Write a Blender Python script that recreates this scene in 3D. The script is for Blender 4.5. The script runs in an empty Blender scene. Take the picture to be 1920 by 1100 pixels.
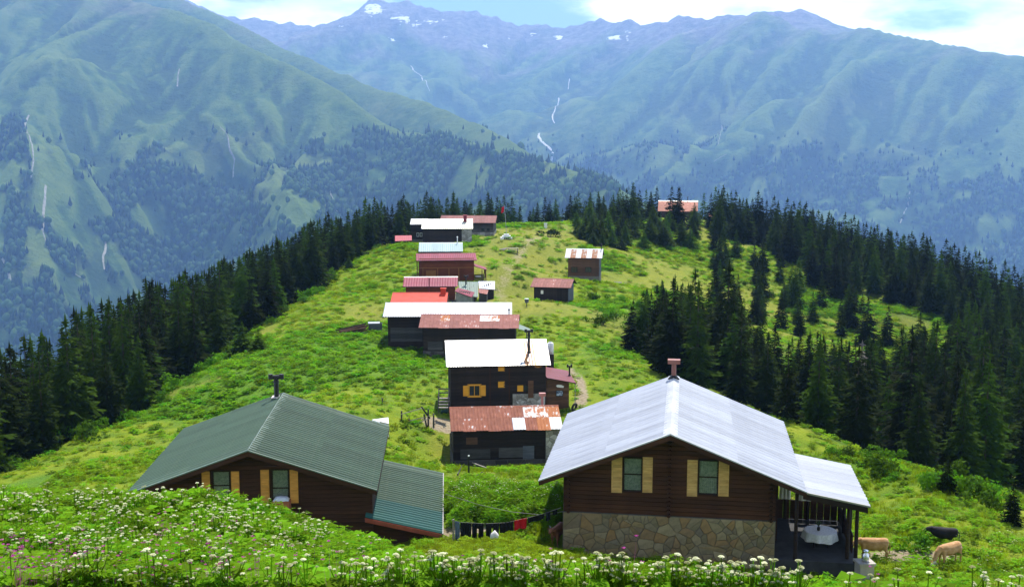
import bpy, math, random
import numpy as np
from mathutils import Vector, Matrix, noise as mnoise
random.seed(7); rng = np.random.default_rng(7)
S = bpy.context.scene; COL = S.collection
# ------------------------------------------------------------------ camera
FPX = 2200.0; PITCH = math.atan(300/FPX)
cam = bpy.data.objects.new('camera', bpy.data.cameras.new('camera')); COL.objects.link(cam)
cam.location = (0, 0, 0); cam.rotation_euler = (math.pi/2-PITCH, 0, 0)
cam.data.sensor_width = 36; cam.data.lens = 36*FPX/1920; cam.data.clip_start = .5; cam.data.clip_end = 60000
S.camera = cam
# ------------------------------------------------------------------ sky and sun
SUN_EL = math.radians(58); SUN_AZ = math.radians(14)      # azimuth from +Y towards +X
W = bpy.data.worlds.new('World'); S.world = W; W.use_nodes = True
nt = W.node_tree; nt.nodes.clear(); N = nt.nodes.new; LK = nt.links.new
sky = N('ShaderNodeTexSky'); sky.sky_type = 'NISHITA'; sky.sun_disc = False
sky.sun_elevation = SUN_EL; sky.sun_rotation = SUN_AZ; sky.altitude = 2000; sky.air_density = 1.0; sky.dust_density = .6
tc = N('ShaderNodeTexCoord'); mp = N('ShaderNodeMapping'); mp.inputs['Scale'].default_value = (1, 1, 3.2)
mp.inputs['Location'].default_value = (.35, .1, .0)
nz = N('ShaderNodeTexNoise'); nz.inputs['Scale'].default_value = 5.0; nz.inputs['Detail'].default_value = 9; nz.inputs['Roughness'].default_value = .55
LK(tc.outputs['Generated'], mp.inputs[0]); LK(mp.outputs[0], nz.inputs['Vector'])
sp = N('ShaderNodeSeparateXYZ'); LK(tc.outputs['Generated'], sp.inputs[0])
def wm(op, a, b=None, c=None, clamp=False):
    n = N('ShaderNodeMath'); n.operation = op; n.use_clamp = clamp
    for i, v in enumerate((a, b, c)):
        if v is None: continue
        if isinstance(v, (int, float)): n.inputs[i].default_value = v
        else: LK(v, n.inputs[i])
    return n.outputs[0]
# a gap of open sky over the head of the valley, cloud banks to both sides
gap = wm('POWER', 2.718, wm('MULTIPLY', wm('POWER', wm('DIVIDE', wm('SUBTRACT', sp.outputs[0], .0), .078), 4.0), -1.0))
cov = wm('SUBTRACT', nz.outputs['Fac'], wm('MULTIPLY', gap, .25))
mr = N('ShaderNodeMapRange'); mr.interpolation_type = 'SMOOTHSTEP'; LK(cov, mr.inputs[0]); mr.inputs[1].default_value = .30; mr.inputs[2].default_value = .47
nz2 = N('ShaderNodeTexNoise'); nz2.inputs['Scale'].default_value = 16; nz2.inputs['Detail'].default_value = 8
LK(mp.outputs[0], nz2.inputs['Vector'])
cr = N('ShaderNodeValToRGB'); LK(nz2.outputs['Fac'], cr.inputs[0])
cr.color_ramp.elements[0].position = .35; cr.color_ramp.elements[0].color = (19, 20, 22, 1)
cr.color_ramp.elements[1].position = .62; cr.color_ramp.elements[1].color = (31, 31.6, 32.4, 1)
mx = N('ShaderNodeMix'); mx.data_type = 'RGBA'; LK(wm('MULTIPLY', mr.outputs[0], wm('SUBTRACT', 1.0, wm('MULTIPLY', wm('SUBTRACT', sp.outputs[2], .22), 2.2, None, True), None, True)), mx.inputs[0]); LK(sky.outputs[0], mx.inputs[6]); LK(cr.outputs[0], mx.inputs[7])
bg = N('ShaderNodeBackground'); bg.inputs['Strength'].default_value = .05; LK(mx.outputs[2], bg.inputs[0])
wo = N('ShaderNodeOutputWorld'); LK(bg.outputs[0], wo.inputs[0])
sun = bpy.data.objects.new('sun', bpy.data.lights.new('sun', 'SUN')); COL.objects.link(sun)
sun.data.energy = 5.0; sun.data.angle = math.radians(.53); sun.data.color = (1, .96, .89)
sd = Vector((math.sin(SUN_AZ)*math.cos(SUN_EL), math.cos(SUN_AZ)*math.cos(SUN_EL), math.sin(SUN_EL)))
sun.rotation_euler = sd.to_track_quat('Z', 'Y').to_euler(); sun.location = (0, 60, 80)
S.view_settings.view_transform = 'Standard'; S.view_settings.look = 'None'; S.view_settings.gamma = 1
S.view_settings.exposure = 0.82; S.view_settings.use_curve_mapping = False
S.render.resolution_x = 1024; S.render.resolution_y = 586
# ------------------------------------------------------------------ numeric helpers
CT, ST = math.cos(PITCH), math.sin(PITCH)
def at(px, py, D):
    "world point seen at photo pixel px,py at the distance y = D"
    a = (px-960)/FPX; b = (550-py)/FPX
    dy = CT+b*ST; dz = -ST+b*CT; k = D/dy
    return np.array([a*k, D, dz*k])
def topx(x, y, z):
    d = y*CT-z*ST; u = y*ST+z*CT
    return 960+FPX*x/d, 550-FPX*u/d
def hash2(ix, iy, s):
    h = (ix.astype(np.int64)*374761393+iy.astype(np.int64)*668265263+s*1442695041) & 0xffffffff
    h = ((h ^ (h >> 13))*1274126177) & 0xffffffff
    return ((h ^ (h >> 16)) & 0xffffff)/float(0xffffff)
def vn(x, y, s=0):
    ix = np.floor(x); iy = np.floor(y); fx = x-ix; fy = y-iy
    ux = fx*fx*fx*(fx*(fx*6-15)+10); uy = fy*fy*fy*(fy*(fy*6-15)+10)
    a = hash2(ix, iy, s); b = hash2(ix+1, iy, s); c = hash2(ix, iy+1, s); d = hash2(ix+1, iy+1, s)
    return (a*(1-ux)+b*ux)*(1-uy)+(c*(1-ux)+d*ux)*uy
def fbm(x, y, o=4, s=0, g=.5):
    t = 0; a = 1; n = 0
    for i in range(o):
        t = t+a*vn(x*2**i+i*17.3, y*2**i-i*9.1, s+i); n += a; a *= g
    return t/n
def ridged(x, y, o=4, s=0, g=.5):
    t = 0; a = 1; n = 0
    for i in range(o):
        v = 1-np.abs(2*vn(x*2**i+i*7.7, y*2**i+i*3.3, s+i)-1); t = t+a*v; n += a; a *= g
    return t/n
def sstep(a, b, x):
    t = np.clip((x-a)/(b-a), 0, 1); return t*t*(3-2*t)
def inpoly(px, py, poly):
    px = np.asarray(px, float); py = np.asarray(py, float); r = np.zeros(px.shape, bool); n = len(poly); j = n-1
    for i in range(n):
        xi, yi = poly[i]; xj, yj = poly[j]
        if yi != yj:
            r ^= ((yi > py) != (yj > py)) & (px < (xj-xi)*(py-yi)/(yj-yi)+xi)
        j = i
    return r
# ------------------------------------------------------------------ ground heights (metres, camera at 0,0,0)
CP = [(240,1040,53),(700,1035,53),(1063,1042,52),(1450,1062,52),(1600,1078,52),(1500,1000,66),
 (843,872,80),(1053,868,80),(840,772,93),(1024,768,93),(728,657,120),(965,660,120),(735,600,136),(838,600,136),
 (760,565,149),(880,565,149),(783,532,166),(893,529,166),(785,485,186),(868,482,186),(770,462,205),(887,458,205),(935,442,220),
 (949,446,205),(1000,422,240),(1060,420,250),(1060,528,186),(1138,530,183),(1000,560,163),(1094,572,157),(1235,412,288),(1320,412,285),
 (745,458,202),(1030,440,228),(960,500,175),(950,560,148),(1000,600,132),(1040,640,120),
 (0,887,80),(150,820,92),(300,742,110),(400,680,124),(450,642,135),(560,570,160),(640,505,186),(700,472,202),
 (500,700,104),(400,780,96),(600,640,122),(700,560,150),(700,760,88),(250,850,84),(100,890,76),(560,820,78),(650,500,188),
 (1090,745,96),(1110,640,125),(1230,692,110),(1170,610,138),(1480,792,84),(1700,880,75),(1900,940,68),(1780,1040,56),(1900,1092,48),(1640,1040,56),(1700,960,62),
 (1350,722,122),(1600,855,100),(1850,905,96),(1700,900,86),(1300,480,230),(1450,500,230),(1600,560,215),(1720,592,200),(1500,625,180),(1400,600,175),(1300,560,180),
 (1200,545,185),(1200,440,240),(1250,440,250),(1400,450,268),(1600,490,260),(1800,560,240),(1920,610,220),(1640,660,165),(1800,720,150),(1900,760,145),(1750,800,120),
 (960,1008,50),(850,1018,51),(960,930,58),(1000,880,70),(900,900,68)]
cps = [tuple(at(*c)) for c in CP]
# foreground bank (fixed heights) and the flanks out of sight
cps += [(-12,2,-1.5),(0,2,-1.7),(12,2,-2.2),(-9,16,-6.6),(0,17,-7.3),(9,17,-7.7),(-15,26,-9.05),(-11,26.5,-8.98),(-6,27,-9.35),(-1.5,27,-10.95),(0,26,-10.85),(3,26,-10.95),(6,26,-11.1),(9,25,-11.2),(13,24,-11.3),(-17,34,-11.0),(-9,34,-12.4),
 (-3,34,-13.6),(4,34,-14.3),(11,34,-14.6),(18,34,-14.9),(18,24,-11.0),(22,40,-17),(-22,26,-9.2),(-24,40,-13.5),(-34,60,-21.5),
 (-30,45,-16.5),(-46,95,-32),(-60,130,-41),(-55,160,-38),(-48,185,-33),(-42,210,-30),(-36,232,-28),(-55,235,-40),(-75,170,-53),(-80,120,-56),
 (-20,245,-22.5),(0,262,-21.5),(12,272,-21),(-10,290,-34),(15,310,-34),(45,330,-36),(80,310,-42),(110,280,-50),(118,230,-48),(105,180,-44),(80,130,-39),(62,100,-34),(50,75,-28),(38,50,-22),(-60,80,-37),(-60,50,-26)]
cps = np.array(cps)
def tps_fit(p, lam=1.5):
    n = len(p); d = np.hypot(p[:,None,0]-p[None,:,0], p[:,None,1]-p[None,:,1])/50
    K = np.where(d > 0, d*d*np.log(d+1e-12), 0)+np.eye(n)*lam*1e-3
    P = np.c_[np.ones(n), p[:, :2]/50]
    A = np.zeros((n+3, n+3)); A[:n,:n] = K; A[:n,n:] = P; A[n:,:n] = P.T
    return np.linalg.solve(A, np.r_[p[:, 2], 0, 0, 0])
TW = tps_fit(cps)
BX0, BX1, BY0, BY1 = -70, 112, 0, 305
def H(x, y):
    x = np.asarray(x, float); y = np.asarray(y, float); sh = x.shape; x = x.ravel(); y = y.ravel()
    xc = np.clip(x, BX0, BX1); yc = np.clip(y, BY0, BY1)
    z = np.empty_like(x)
    for i in range(0, len(x), 20000):
        a = xc[i:i+20000]; b = yc[i:i+20000]
        d2 = ((a[:,None]-cps[None,:,0])**2+(b[:,None]-cps[None,:,1])**2)/2500
        K = .5*d2*np.log(d2+1e-24)
        z[i:i+20000] = K@TW[:-3]+TW[-3]+TW[-2]*a/50+TW[-1]*b/50
    out = np.hypot(x-xc, np.where(y > yc, y-yc, 0)); z = z-.62*out-.35*np.maximum(0, -60-y)
    z = z+.35*(fbm(x/7, y/7, 3, 5)-.5)+.16*(fbm(x/1.7, y/1.7, 2, 9)-.5)
    return z.reshape(sh)
def Hs(x, y): return float(H(np.array([x]), np.array([y]))[0])
# ------------------------------------------------------------------ mesh and object helpers
class MB:
    def __init__(s): s.v = []; s.f = []; s.m = []
    def face(s, pts, m=0):
        k = len(s.v); s.v += [tuple(p) for p in pts]; s.f.append(tuple(range(k, k+len(pts)))); s.m.append(m)
    def hexa(s, P, m=0):        # 8 corners: bottom ring 0-3 ccw, top ring 4-7
        k = len(s.v); s.v += [tuple(p) for p in P]
        for q in ((3,2,1,0),(4,5,6,7),(0,1,5,4),(1,2,6,5),(2,3,7,6),(3,0,4,7)): s.f.append(tuple(k+i for i in q)); s.m.append(m)
    def box(s, a, b, m=0):
        x0,y0,z0 = a; x1,y1,z1 = b
        s.hexa([(x0,y0,z0),(x1,y0,z0),(x1,y1,z0),(x0,y1,z0),(x0,y0,z1),(x1,y0,z1),(x1,y1,z1),(x0,y1,z1)], m)
    def prism(s, pts2, ax, t0, t1, m=0):   # extrude a 2-D outline; ax 'y': outline in xz, 'z': in xy
        def q(p, t): return (p[0], t, p[1]) if ax == 'y' else ((p[0], p[1], t) if ax == 'z' else (t, p[0], p[1]))
        n = len(pts2); k = len(s.v); s.v += [q(p, t0) for p in pts2]+[q(p, t1) for p in pts2]
        s.f.append(tuple(range(k, k+n))[::-1]); s.f.append(tuple(range(k+n, k+2*n))); s.m += [m, m]
        for i in range(n):
            j = (i+1) % n; s.f.append((k+i, k+j, k+n+j, k+n+i)); s.m.append(m)
    def tube(s, P, R, n=8, m=0, cap=True):
        P = [Vector(p) for p in P]; R = R if hasattr(R, '__len__') else [R]*len(P); k = len(s.v)
        up = None
        for i, p in enumerate(P):
            t = (P[min(i+1, len(P)-1)]-P[max(i-1, 0)]).normalized()
            if up is None: up = t.orthogonal().normalized()
            up = (up-t*up.dot(t)).normalized(); w = t.cross(up)
            for j in range(n):
                a = 2*math.pi*j/n; s.v.append(tuple(p+(up*math.cos(a)+w*math.sin(a))*R[i]))
        for i in range(len(P)-1):
            for j in range(n):
                a = k+i*n+j; b = k+i*n+(j+1) % n; s.f.append((a, b, b+n, a+n)); s.m.append(m)
        if cap:
            s.f.append(tuple(range(k, k+n))[::-1]); s.f.append(tuple(range(k+(len(P)-1)*n, k+len(P)*n))); s.m += [m, m]
    def build(s, name, mats, parent=None, smooth=False, loc=None):
        me = bpy.data.meshes.new(name); me.from_pydata(s.v, [], s.f)
        for x in (mats if isinstance(mats, (list, tuple)) else [mats]): me.materials.append(x)
        if any(s.m): me.polygons.foreach_set('material_index', s.m)
        if smooth: me.polygons.foreach_set('use_smooth', [True]*len(s.f))
        me.update(); return link(name, me, parent, loc)
def link(name, data, parent=None, loc=None, rz=None):
    o = bpy.data.objects.new(name, data); COL.objects.link(o)
    if parent: o.parent = parent
    if loc is not None: o.location = loc
    if rz is not None: o.rotation_euler = (0, 0, rz)
    return o
def npmesh(name, V, F, mat, smooth=True, parent=None, attrs=None):
    V = np.asarray(V, np.float32); F = np.asarray(F, np.int32); me = bpy.data.meshes.new(name)
    me.vertices.add(len(V)); me.vertices.foreach_set('co', V.ravel())
    k = F.shape[1]; me.loops.add(F.size); me.loops.foreach_set('vertex_index', F.ravel())
    me.polygons.add(len(F)); me.polygons.foreach_set('loop_start', np.arange(0, F.size, k, dtype=np.int32))
    me.polygons.foreach_set('loop_total', np.full(len(F), k, np.int32))
    if smooth: me.polygons.foreach_set('use_smooth', np.ones(len(F), bool))
    me.update(calc_edges=True)
    for n, a in (attrs or {}).items():
        at_ = me.attributes.new(n, 'FLOAT', 'POINT'); at_.data.foreach_set('value', np.asarray(a, np.float32))
    me.materials.append(mat); me.validate(); return link(name, me, parent)
def tag(o, label=None, cat=None, group=None, kind=None):
    if label: o['label'] = label
    if cat: o['category'] = cat
    if group: o['group'] = group
    if kind: o['kind'] = kind
    return o
def thing(name, label, cat, loc, rz=0, group=None):
    o = link(name, None, None, loc, rz); o.empty_display_size = .3; return tag(o, label, cat, group)
def copy_tree(o, parent=None):
    c = o.copy(); COL.objects.link(c); c.parent = parent
    for ch in o.children: copy_tree(ch, c)
    return c
# ------------------------------------------------------------------ materials
class NT:
    def __init__(s, name):
        s.mat = bpy.data.materials.new(name); s.mat.use_nodes = True; s.t = s.mat.node_tree
        s.b = s.t.nodes['Principled BSDF']; s.out = s.t.nodes['Material Output']
    def n(s, ty, **k):
        x = s.t.nodes.new('ShaderNode'+ty)
        for a, b in k.items(): setattr(x, a, b)
        return x
    def l(s, a, b): s.t.links.new(a, b)
    def set(s, node, **k):
        for a, b in k.items():
            a = a.replace('_', ' ')
            if hasattr(b, 'is_output') or isinstance(b, bpy.types.NodeSocket): s.l(b, node.inputs[a])
            else: node.inputs[a].default_value = b
        return node
    def coord(s, kind='Object', scale=(1,1,1)):
        c = s.n('TexCoord'); m = s.n('Mapping'); s.l(c.outputs[kind], m.inputs[0]); m.inputs['Scale'].default_value = scale; return m.outputs[0]
    def pos(s, scale=(1,1,1)):
        c = s.n('NewGeometry'); m = s.n('Mapping'); s.l(c.outputs['Position'], m.inputs[0]); m.inputs['Scale'].default_value = scale; return m.outputs[0]
    def noise(s, vec, scale, detail=4, rough=.55, dist=0):
        x = s.n('TexNoise'); s.l(vec, x.inputs['Vector']); x.inputs['Scale'].default_value = scale; x.inputs['Detail'].default_value = detail
        x.inputs['Roughness'].default_value = rough; x.inputs['Distortion'].default_value = dist; return x.outputs['Fac']
    def ramp(s, fac, stops):
        r = s.n('ValToRGB'); e = r.color_ramp.elements
        while len(e) < len(stops): e.new(.5)
        for i, (p, c) in enumerate(stops): e[i].position = p; e[i].color = (*c, 1) if len(c) == 3 else c
        s.l(fac, r.inputs[0]); return r.outputs[0]
    def rng(s, fac, a, b, c=0, d=1, smooth=True):
        r = s.n('MapRange'); r.interpolation_type = 'SMOOTHSTEP' if smooth else 'LINEAR'; s.l(fac, r.inputs[0])
        for i, v in enumerate((a, b, c, d)): r.inputs[i+1].default_value = v
        return r.outputs[0]
    def mix(s, f, a, b, mode='MIX'):
        m = s.n('Mix', data_type='RGBA', blend_type=mode)
        for i, v in ((0, f), (6, a), (7, b)):
            if isinstance(v, bpy.types.NodeSocket): s.l(v, m.inputs[i])
            elif i == 0: m.inputs[0].default_value = v
            else: m.inputs[i].default_value = (*v, 1)
        return m.outputs[2]
    def math(s, op, a, b=0.0):
        m = s.n('Math', operation=op)
        for i, v in enumerate((a, b)):
            if isinstance(v, bpy.types.NodeSocket): s.l(v, m.inputs[i])
            else: m.inputs[i].default_value = v
        return m.outputs[0]
    def attr(s, name): return s.n('Attribute', attribute_name=name).outputs['Fac']
    def rand(s): return s.n('ObjectInfo').outputs['Random']
    def bump(s, h, strength=.5, dist=.05):
        b = s.n('Bump'); s.l(h, b.inputs['Height']); b.inputs['Strength'].default_value = strength; b.inputs['Distance'].default_value = dist
        s.l(b.outputs[0], s.b.inputs['Normal']); return b
    def fin(s, col=None, rough=.8, metal=0, spec=None):
        if isinstance(col, bpy.types.NodeSocket): s.l(col, s.b.inputs['Base Color'])
        elif col: s.b.inputs['Base Color'].default_value = (*col, 1)
        if isinstance(rough, bpy.types.NodeSocket): s.l(rough, s.b.inputs['Roughness'])
        else: s.b.inputs['Roughness'].default_value = rough
        if isinstance(metal, bpy.types.NodeSocket): s.l(metal, s.b.inputs['Metallic'])
        else: s.b.inputs['Metallic'].default_value = metal
        if spec is not None: s.b.inputs['Specular IOR Level'].default_value = spec
        return s.mat
def sc(c, k): return tuple(x*k for x in c)
S.cycles.volume_bounces = 2
# ------------------------------------------------------------------ near hillside
PATH = [[(1030,440),(985,470),(950,500),(935,530),(940,560)],[(1118,600),(1085,680),(1090,735),(1082,770)]]
def m_ground():
    t = NT('meadow_ground'); p = t.pos()
    big = t.noise(p, .045, 3, .6); mid = t.noise(p, .35, 4, .6); fine = t.noise(p, 3.2, 4, .7)
    grass = t.ramp(mid, [(.32, (.10,.18,.006)), (.48, (.16,.24,.008)), (.62, (.23,.29,.010)), (.78, (.28,.30,.02))])
    lush = t.ramp(fine, [(.3, (.05,.15,.006)), (.6, (.10,.23,.010)), (.8, (.16,.30,.014))])
    c = t.mix(t.math('MULTIPLY', t.attr('lush'), .8), grass, lush)
    c = t.mix(t.rng(t.attr('dry'), .0, 1, 0, .65), c, t.ramp(fine, [(.35, (.19,.19,.02)), (.65, (.33,.28,.05))]))
    c = t.mix(t.rng(fine, .3, .75), t.mix(.2, c, (.012,.035,.004)), c)
    dirt = t.ramp(fine, [(.3, (.22,.17,.10)), (.7, (.40,.33,.22))])
    c = t.mix(t.rng(t.math('ADD', t.attr('path'), t.math('MULTIPLY', t.math('ADD', mid, fine), .55)), .85, 1.15), c, dirt)
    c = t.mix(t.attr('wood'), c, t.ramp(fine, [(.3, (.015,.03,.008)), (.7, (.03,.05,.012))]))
    t.bump(t.noise(p, 5, 5, .7), .9, .25)
    return t.fin(c, .95, 0, .15)
def axis(segs):
    out = []
    for a, b, st in segs: out += list(np.arange(a, b, st))
    return np.array(out+[segs[-1][1]])
gx = axis([(-1300,-120,59),(-120,-70,4),(-70,-45,1.6),(-45,50,.7),(50,112,1.3),(112,160,4),(160,1340,59)])
gy = axis([(-750,-150,60),(-150,0,15),(0,60,.7),(60,260,1.0),(260,320,2.0),(320,400,8),(400,1500,55)])
GX, GY = np.meshgrid(gx, gy, indexing='ij'); GZ = H(GX, GY)
PXg, PYg = topx(GX, np.maximum(GY, 3), GZ)
LEFT_EDGE = [(-38,60),(-36,80),(-34,92),(-32.5,110),(-31,124),(-31,135),(-29,160),(-27,186),(-24,202),(-21,222),(-8,245),(5,262),(12,270),(25,285)]
le = np.array(LEFT_EDGE)
def left_edge(y): return np.interp(y, le[:,1], le[:,0])
RIGHT_WOOD = [(1150,640),(1260,705),(1330,735),(1420,770),(1500,800),(1560,838),(1640,868),(1720,905),(1800,918),(1930,928),(2100,940),(2100,560),(1925,610),(1880,640),(1800,650),(1760,690),(1680,700),(1600,680),(1560,650),(1500,640),(1440,650),(1400,640),(1350,640),(1300,600),(1240,580),(1180,590)]
RIGHT_TOP = [(1330,440),(1380,448),(1440,474),(1480,498),(1530,518),(1570,538),(1620,556),(1680,572),(1730,592),(1790,615),(1850,640),(1930,640),(2100,640),(2100,470),(1920,500),(1800,450),(1600,410),(1400,380),(1330,400)]
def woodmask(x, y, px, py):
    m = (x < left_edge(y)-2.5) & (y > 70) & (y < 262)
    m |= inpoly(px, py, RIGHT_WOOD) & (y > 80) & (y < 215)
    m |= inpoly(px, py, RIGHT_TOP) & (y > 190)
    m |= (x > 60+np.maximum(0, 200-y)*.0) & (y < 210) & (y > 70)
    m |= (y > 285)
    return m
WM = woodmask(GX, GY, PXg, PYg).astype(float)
def polydist(x, y, pts):
    d = np.full(x.shape, 1e9)
    for (x0, y0), (x1, y1) in zip(pts[:-1], pts[1:]):
        vx, vy = x1-x0, y1-y0; t = np.clip(((x-x0)*vx+(y-y0)*vy)/(vx*vx+vy*vy), 0, 1)
        d = np.minimum(d, np.hypot(x-x0-t*vx, y-y0-t*vy))
    return d
def ground_hit(px, py, D0=None):
    "march along the view ray of a pixel to the ground"
    r = at(px, py, 1.0); ys = np.arange(14, 330, .5); z = r[2]*ys; h = H(r[0]*ys, ys); k = np.where(h > z)[0]
    k = k[0] if len(k) else -1
    return r[0]*ys[k], ys[k]
P1 = [ground_hit(*p) for p in [(1030,436),(1010,445),(985,462),(965,490),(950,515),(938,545),(942,575)]]
P2 = [ground_hit(*p) for p in [(1072,690),(1084,712),(1093,738),(1088,765)]]
P3 = [(ground_hit(835,800))]
path = sstep(.8, .15, polydist(GX, GY, P2))*.7
path = np.maximum(path, .40*sstep(2.2, .4, polydist(GX, GY, P1)))
path = np.maximum(path, sstep(2.4, 1.2, np.hypot(GX-P3[0][0], GY-P3[0][1])))
for q, r_ in (((860,1000),1.4),((1000,975),1.6),((1700,1045),2.0),((1740,1048),1.5)):
    g = ground_hit(*q); path = np.maximum(path, .8*sstep(r_, .3, np.hypot((GX-g[0])*.5, GY-g[1])))
dry = sstep(13, 3, polydist(GX, GY, P1))*1.0+sstep(.5, .7, fbm(GX/14, GY/14, 3, 31))*.7*(GY > 60)
lush = sstep(.54, .66, fbm(GX/11+3, GY/17, 3, 21))
lush = np.maximum(lush, sstep(13, 7, np.hypot((GX+16)*.8, (GY-117)*.55)))
lush = np.maximum(lush, sstep(6, 3, np.hypot((GX-16)*.5, (GY-150)*.3)))
lush = np.maximum(lush, (GY < 44)*1.0)
def grid_faces(a, b):
    i, j = np.meshgrid(np.arange(a-1), np.arange(b-1), indexing='ij'); k = (i*b+j).ravel()
    return np.c_[k, k+b, k+b+1, k+1]
M_GROUND = m_ground()
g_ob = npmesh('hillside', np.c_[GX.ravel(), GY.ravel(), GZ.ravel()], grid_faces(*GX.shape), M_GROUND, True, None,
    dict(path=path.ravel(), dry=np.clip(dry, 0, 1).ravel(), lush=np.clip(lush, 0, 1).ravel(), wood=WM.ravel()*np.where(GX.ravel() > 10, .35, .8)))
tag(g_ob, kind='structure')
# ------------------------------------------------------------------ mountains
MD = 1.6            # the range stands this many times farther off than the distances noted below
def crest(pts): return np.array([at(px, py, D*MD) for px, py, D in pts])
L1 = crest([(-900,-140,2700),(-300,-130,2650),(100,-80,2550),(250,0,2450),(340,24,2350),(400,45,2300),(450,82,2200),(540,118,2150),(600,148,2100),(640,172,2050),(700,218,2000),(750,248,1950),(850,258,1850),(960,290,1750),(1060,310,1650),(1150,347,1550),(1300,430,1450),(1500,560,1300)])
L2 = crest([(0,-200,3360),(200,-80,3280),(300,-20,3120),(360,8,3040),(420,33,2960),(470,57,2880),(520,84,2800),(620,130,2640),(720,170,2480),(820,200,2320),(900,232,2160),(960,265,2000),(1020,303,1920),(1080,340,1840)])
L3 = crest([(-300,-160,5950),(200,-80,5600),(310,-20,5390),(350,6,5320),(430,28,5250),(520,40,5180),(600,46,5110),(650,34,5075),(672,12,5040),(690,2,5040),(706,-3,5005),(722,4,5005),(745,3,4970),(762,-3,4970),(785,9,4935),(800,18,4935),(835,22,4900),(868,16,4900),(900,30,4900),(960,41,4900),(1010,50,4900),(1050,52,4830),(1100,42,4760),(1130,38,4690),(1180,40,4550),(1230,42,4410),(1290,30,4200),(1500,20,3919)])
L4 = crest([(1120,175,4200),(1180,118,4450),(1230,82,4200),(1280,60,3800),(1340,46,3800),(1380,36,3800),(1430,22,3600),(1455,28,3550),(1480,44,3500),(1500,54,3450),(1520,50,3430),(1550,64,3400),(1590,60,3350),(1615,52,3320),(1640,53,3280),(1680,64,3220),(1720,73,3150),(1800,85,3000),(1860,97,2950),(1920,103,2900),(2100,130,2800),(2600,160,2700),(3400,160,2700)])
az = np.linspace(-.60, .60, 760)
rr = MD*np.concatenate([np.geomspace(420, 1150, 50)[:-1], np.geomspace(1150, 2900, 230)[:-1], np.geomspace(2900, 5200, 90)[:-1], np.geomspace(5200, 7200, 40)])
def layer(X, Y, P, slope, spur, spacing, seed, shear=0, conc=0):
    d = np.full(X.shape, 1e9); z = np.zeros(X.shape); sa = np.zeros(X.shape); side = np.zeros(X.shape); s0 = 0
    for a, b in zip(P[:-1], P[1:]):
        vx, vy = b[0]-a[0], b[1]-a[1]; L = math.hypot(vx, vy); t = np.clip(((X-a[0])*vx+(Y-a[1])*vy)/(L*L), 0, 1)
        dd = np.hypot(X-a[0]-t*vx, Y-a[1]-t*vy); k = dd < d
        d = np.where(k, dd, d); z = np.where(k, a[2]+t*(b[2]-a[2]), z); sa = np.where(k, s0+t*L, sa)
        side = np.where(k, np.sign((X-a[0])*vy-(Y-a[1])*vx), side); s0 += L
    spur = spur*MD; spacing = spacing*MD; conc = conc/MD; wob = (fbm(X/900/MD, Y/900/MD, 3, seed)-.5)
    s = sa/spacing+wob*1.3+d/spacing*shear
    dz = d/1000/MD
    g = ridged(s, dz*.5+wob, 2, seed+3, .5)
    g2 = ridged(s*2.7+.5*wob, dz*.55+wob*2, 3, seed+9, .5)
    g3 = ridged(s*8.3+g2*.6, dz*2.2, 3, seed+19, .55)
    amp = sstep(0, 420*MD, d)
    h = z-slope*d+conc*d*d/1e4
    h = h+spur*amp*(g-.72)+spur*.36*amp*(g2-.6)+spur*.10*sstep(0, 200*MD, d)*(g3-.55)
    h = h+16*(fbm(X/90, Y/90, 4, seed+29, .6)-.5)*sstep(0, 90, d)+(fbm(sa/90, sa*0, 3, seed+1)-.5)*(60 if seed == 71 else 16)*(1-sstep(0, 60 if seed != 71 else 260, d))
    # nothing in front of a crest stands higher against the sky than the crest itself
    ca = np.arctan2(P[:,0], P[:,1]); k_ = np.argsort(ca); cr = np.hypot(P[:,0], P[:,1]); A_ = np.arctan2(X, Y); R_ = np.hypot(X, Y)
    lim = np.interp(A_, ca[k_], (P[:,2]/cr)[k_]); rc = np.interp(A_, ca[k_], cr[k_]); u = np.clip(1-R_/rc, 0, 1)
    cap = R_*(lim-.045*u)+(fbm(X/40, Y/40, 3, seed+77)-.5)*7+(25 if seed == 71 else 0); return np.where(u > .004, np.minimum(h, cap), h)
def mountain_h(X, Y):
    h1 = layer(X, Y, L1, .60, 460, 640, 11, -.75); h2 = layer(X, Y, L2, .62, 240, 500, 51, -.5)
    h3 = layer(X, Y, L3, .46, 300, 900, 71, conc=.30); h4 = layer(X, Y, L4, .56, 340, 760, 97, .55)
    fl = -690+60*fbm(X/800, Y/800, 3, 3)+.030*np.maximum(0, Y-2400)
    return np.maximum.reduce([h1, h2, h3, h4, fl]), np.argmax(np.stack([h1, h2, h3, h4, fl]), 0)
AZ, RR = np.meshgrid(az, rr, indexing='ij'); MX = RR*np.sin(AZ); MY = RR*np.cos(AZ)
MZ, ML = mountain_h(MX, MY)
MZ0 = MZ.copy()
for _ in range(2):          # scree: no slope stands steeper than loose ground can
    for j in range(len(rr)-2, -1, -1): MZ[:, j] = np.maximum(MZ[:, j], MZ[:, j+1]-.78*(rr[j+1]-rr[j]))
    for i in range(1, len(az)): MZ[i] = np.maximum(MZ[i], MZ[i-1]-.95*rr*(az[1]-az[0]))
    for i in range(len(az)-2, -1, -1): MZ[i] = np.maximum(MZ[i], MZ[i+1]-.95*rr*(az[1]-az[0]))
def blur(A_, n):
    k_ = np.pad(A_, ((n+1, n), (0, 0)), 'edge'); c_ = np.cumsum(k_, 0); return (c_[2*n+1:]-c_[:-2*n-1])/(2*n+1)
rb_ = MZ-MZ0; tb_ = MZ
for n_ in (9, 9, 7): rb_ = blur(rb_, n_); tb_ = blur(tb_, n_)
for n_ in (2, 2): rb_ = blur(rb_.T, n_).T; tb_ = blur(tb_.T, n_).T
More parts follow.
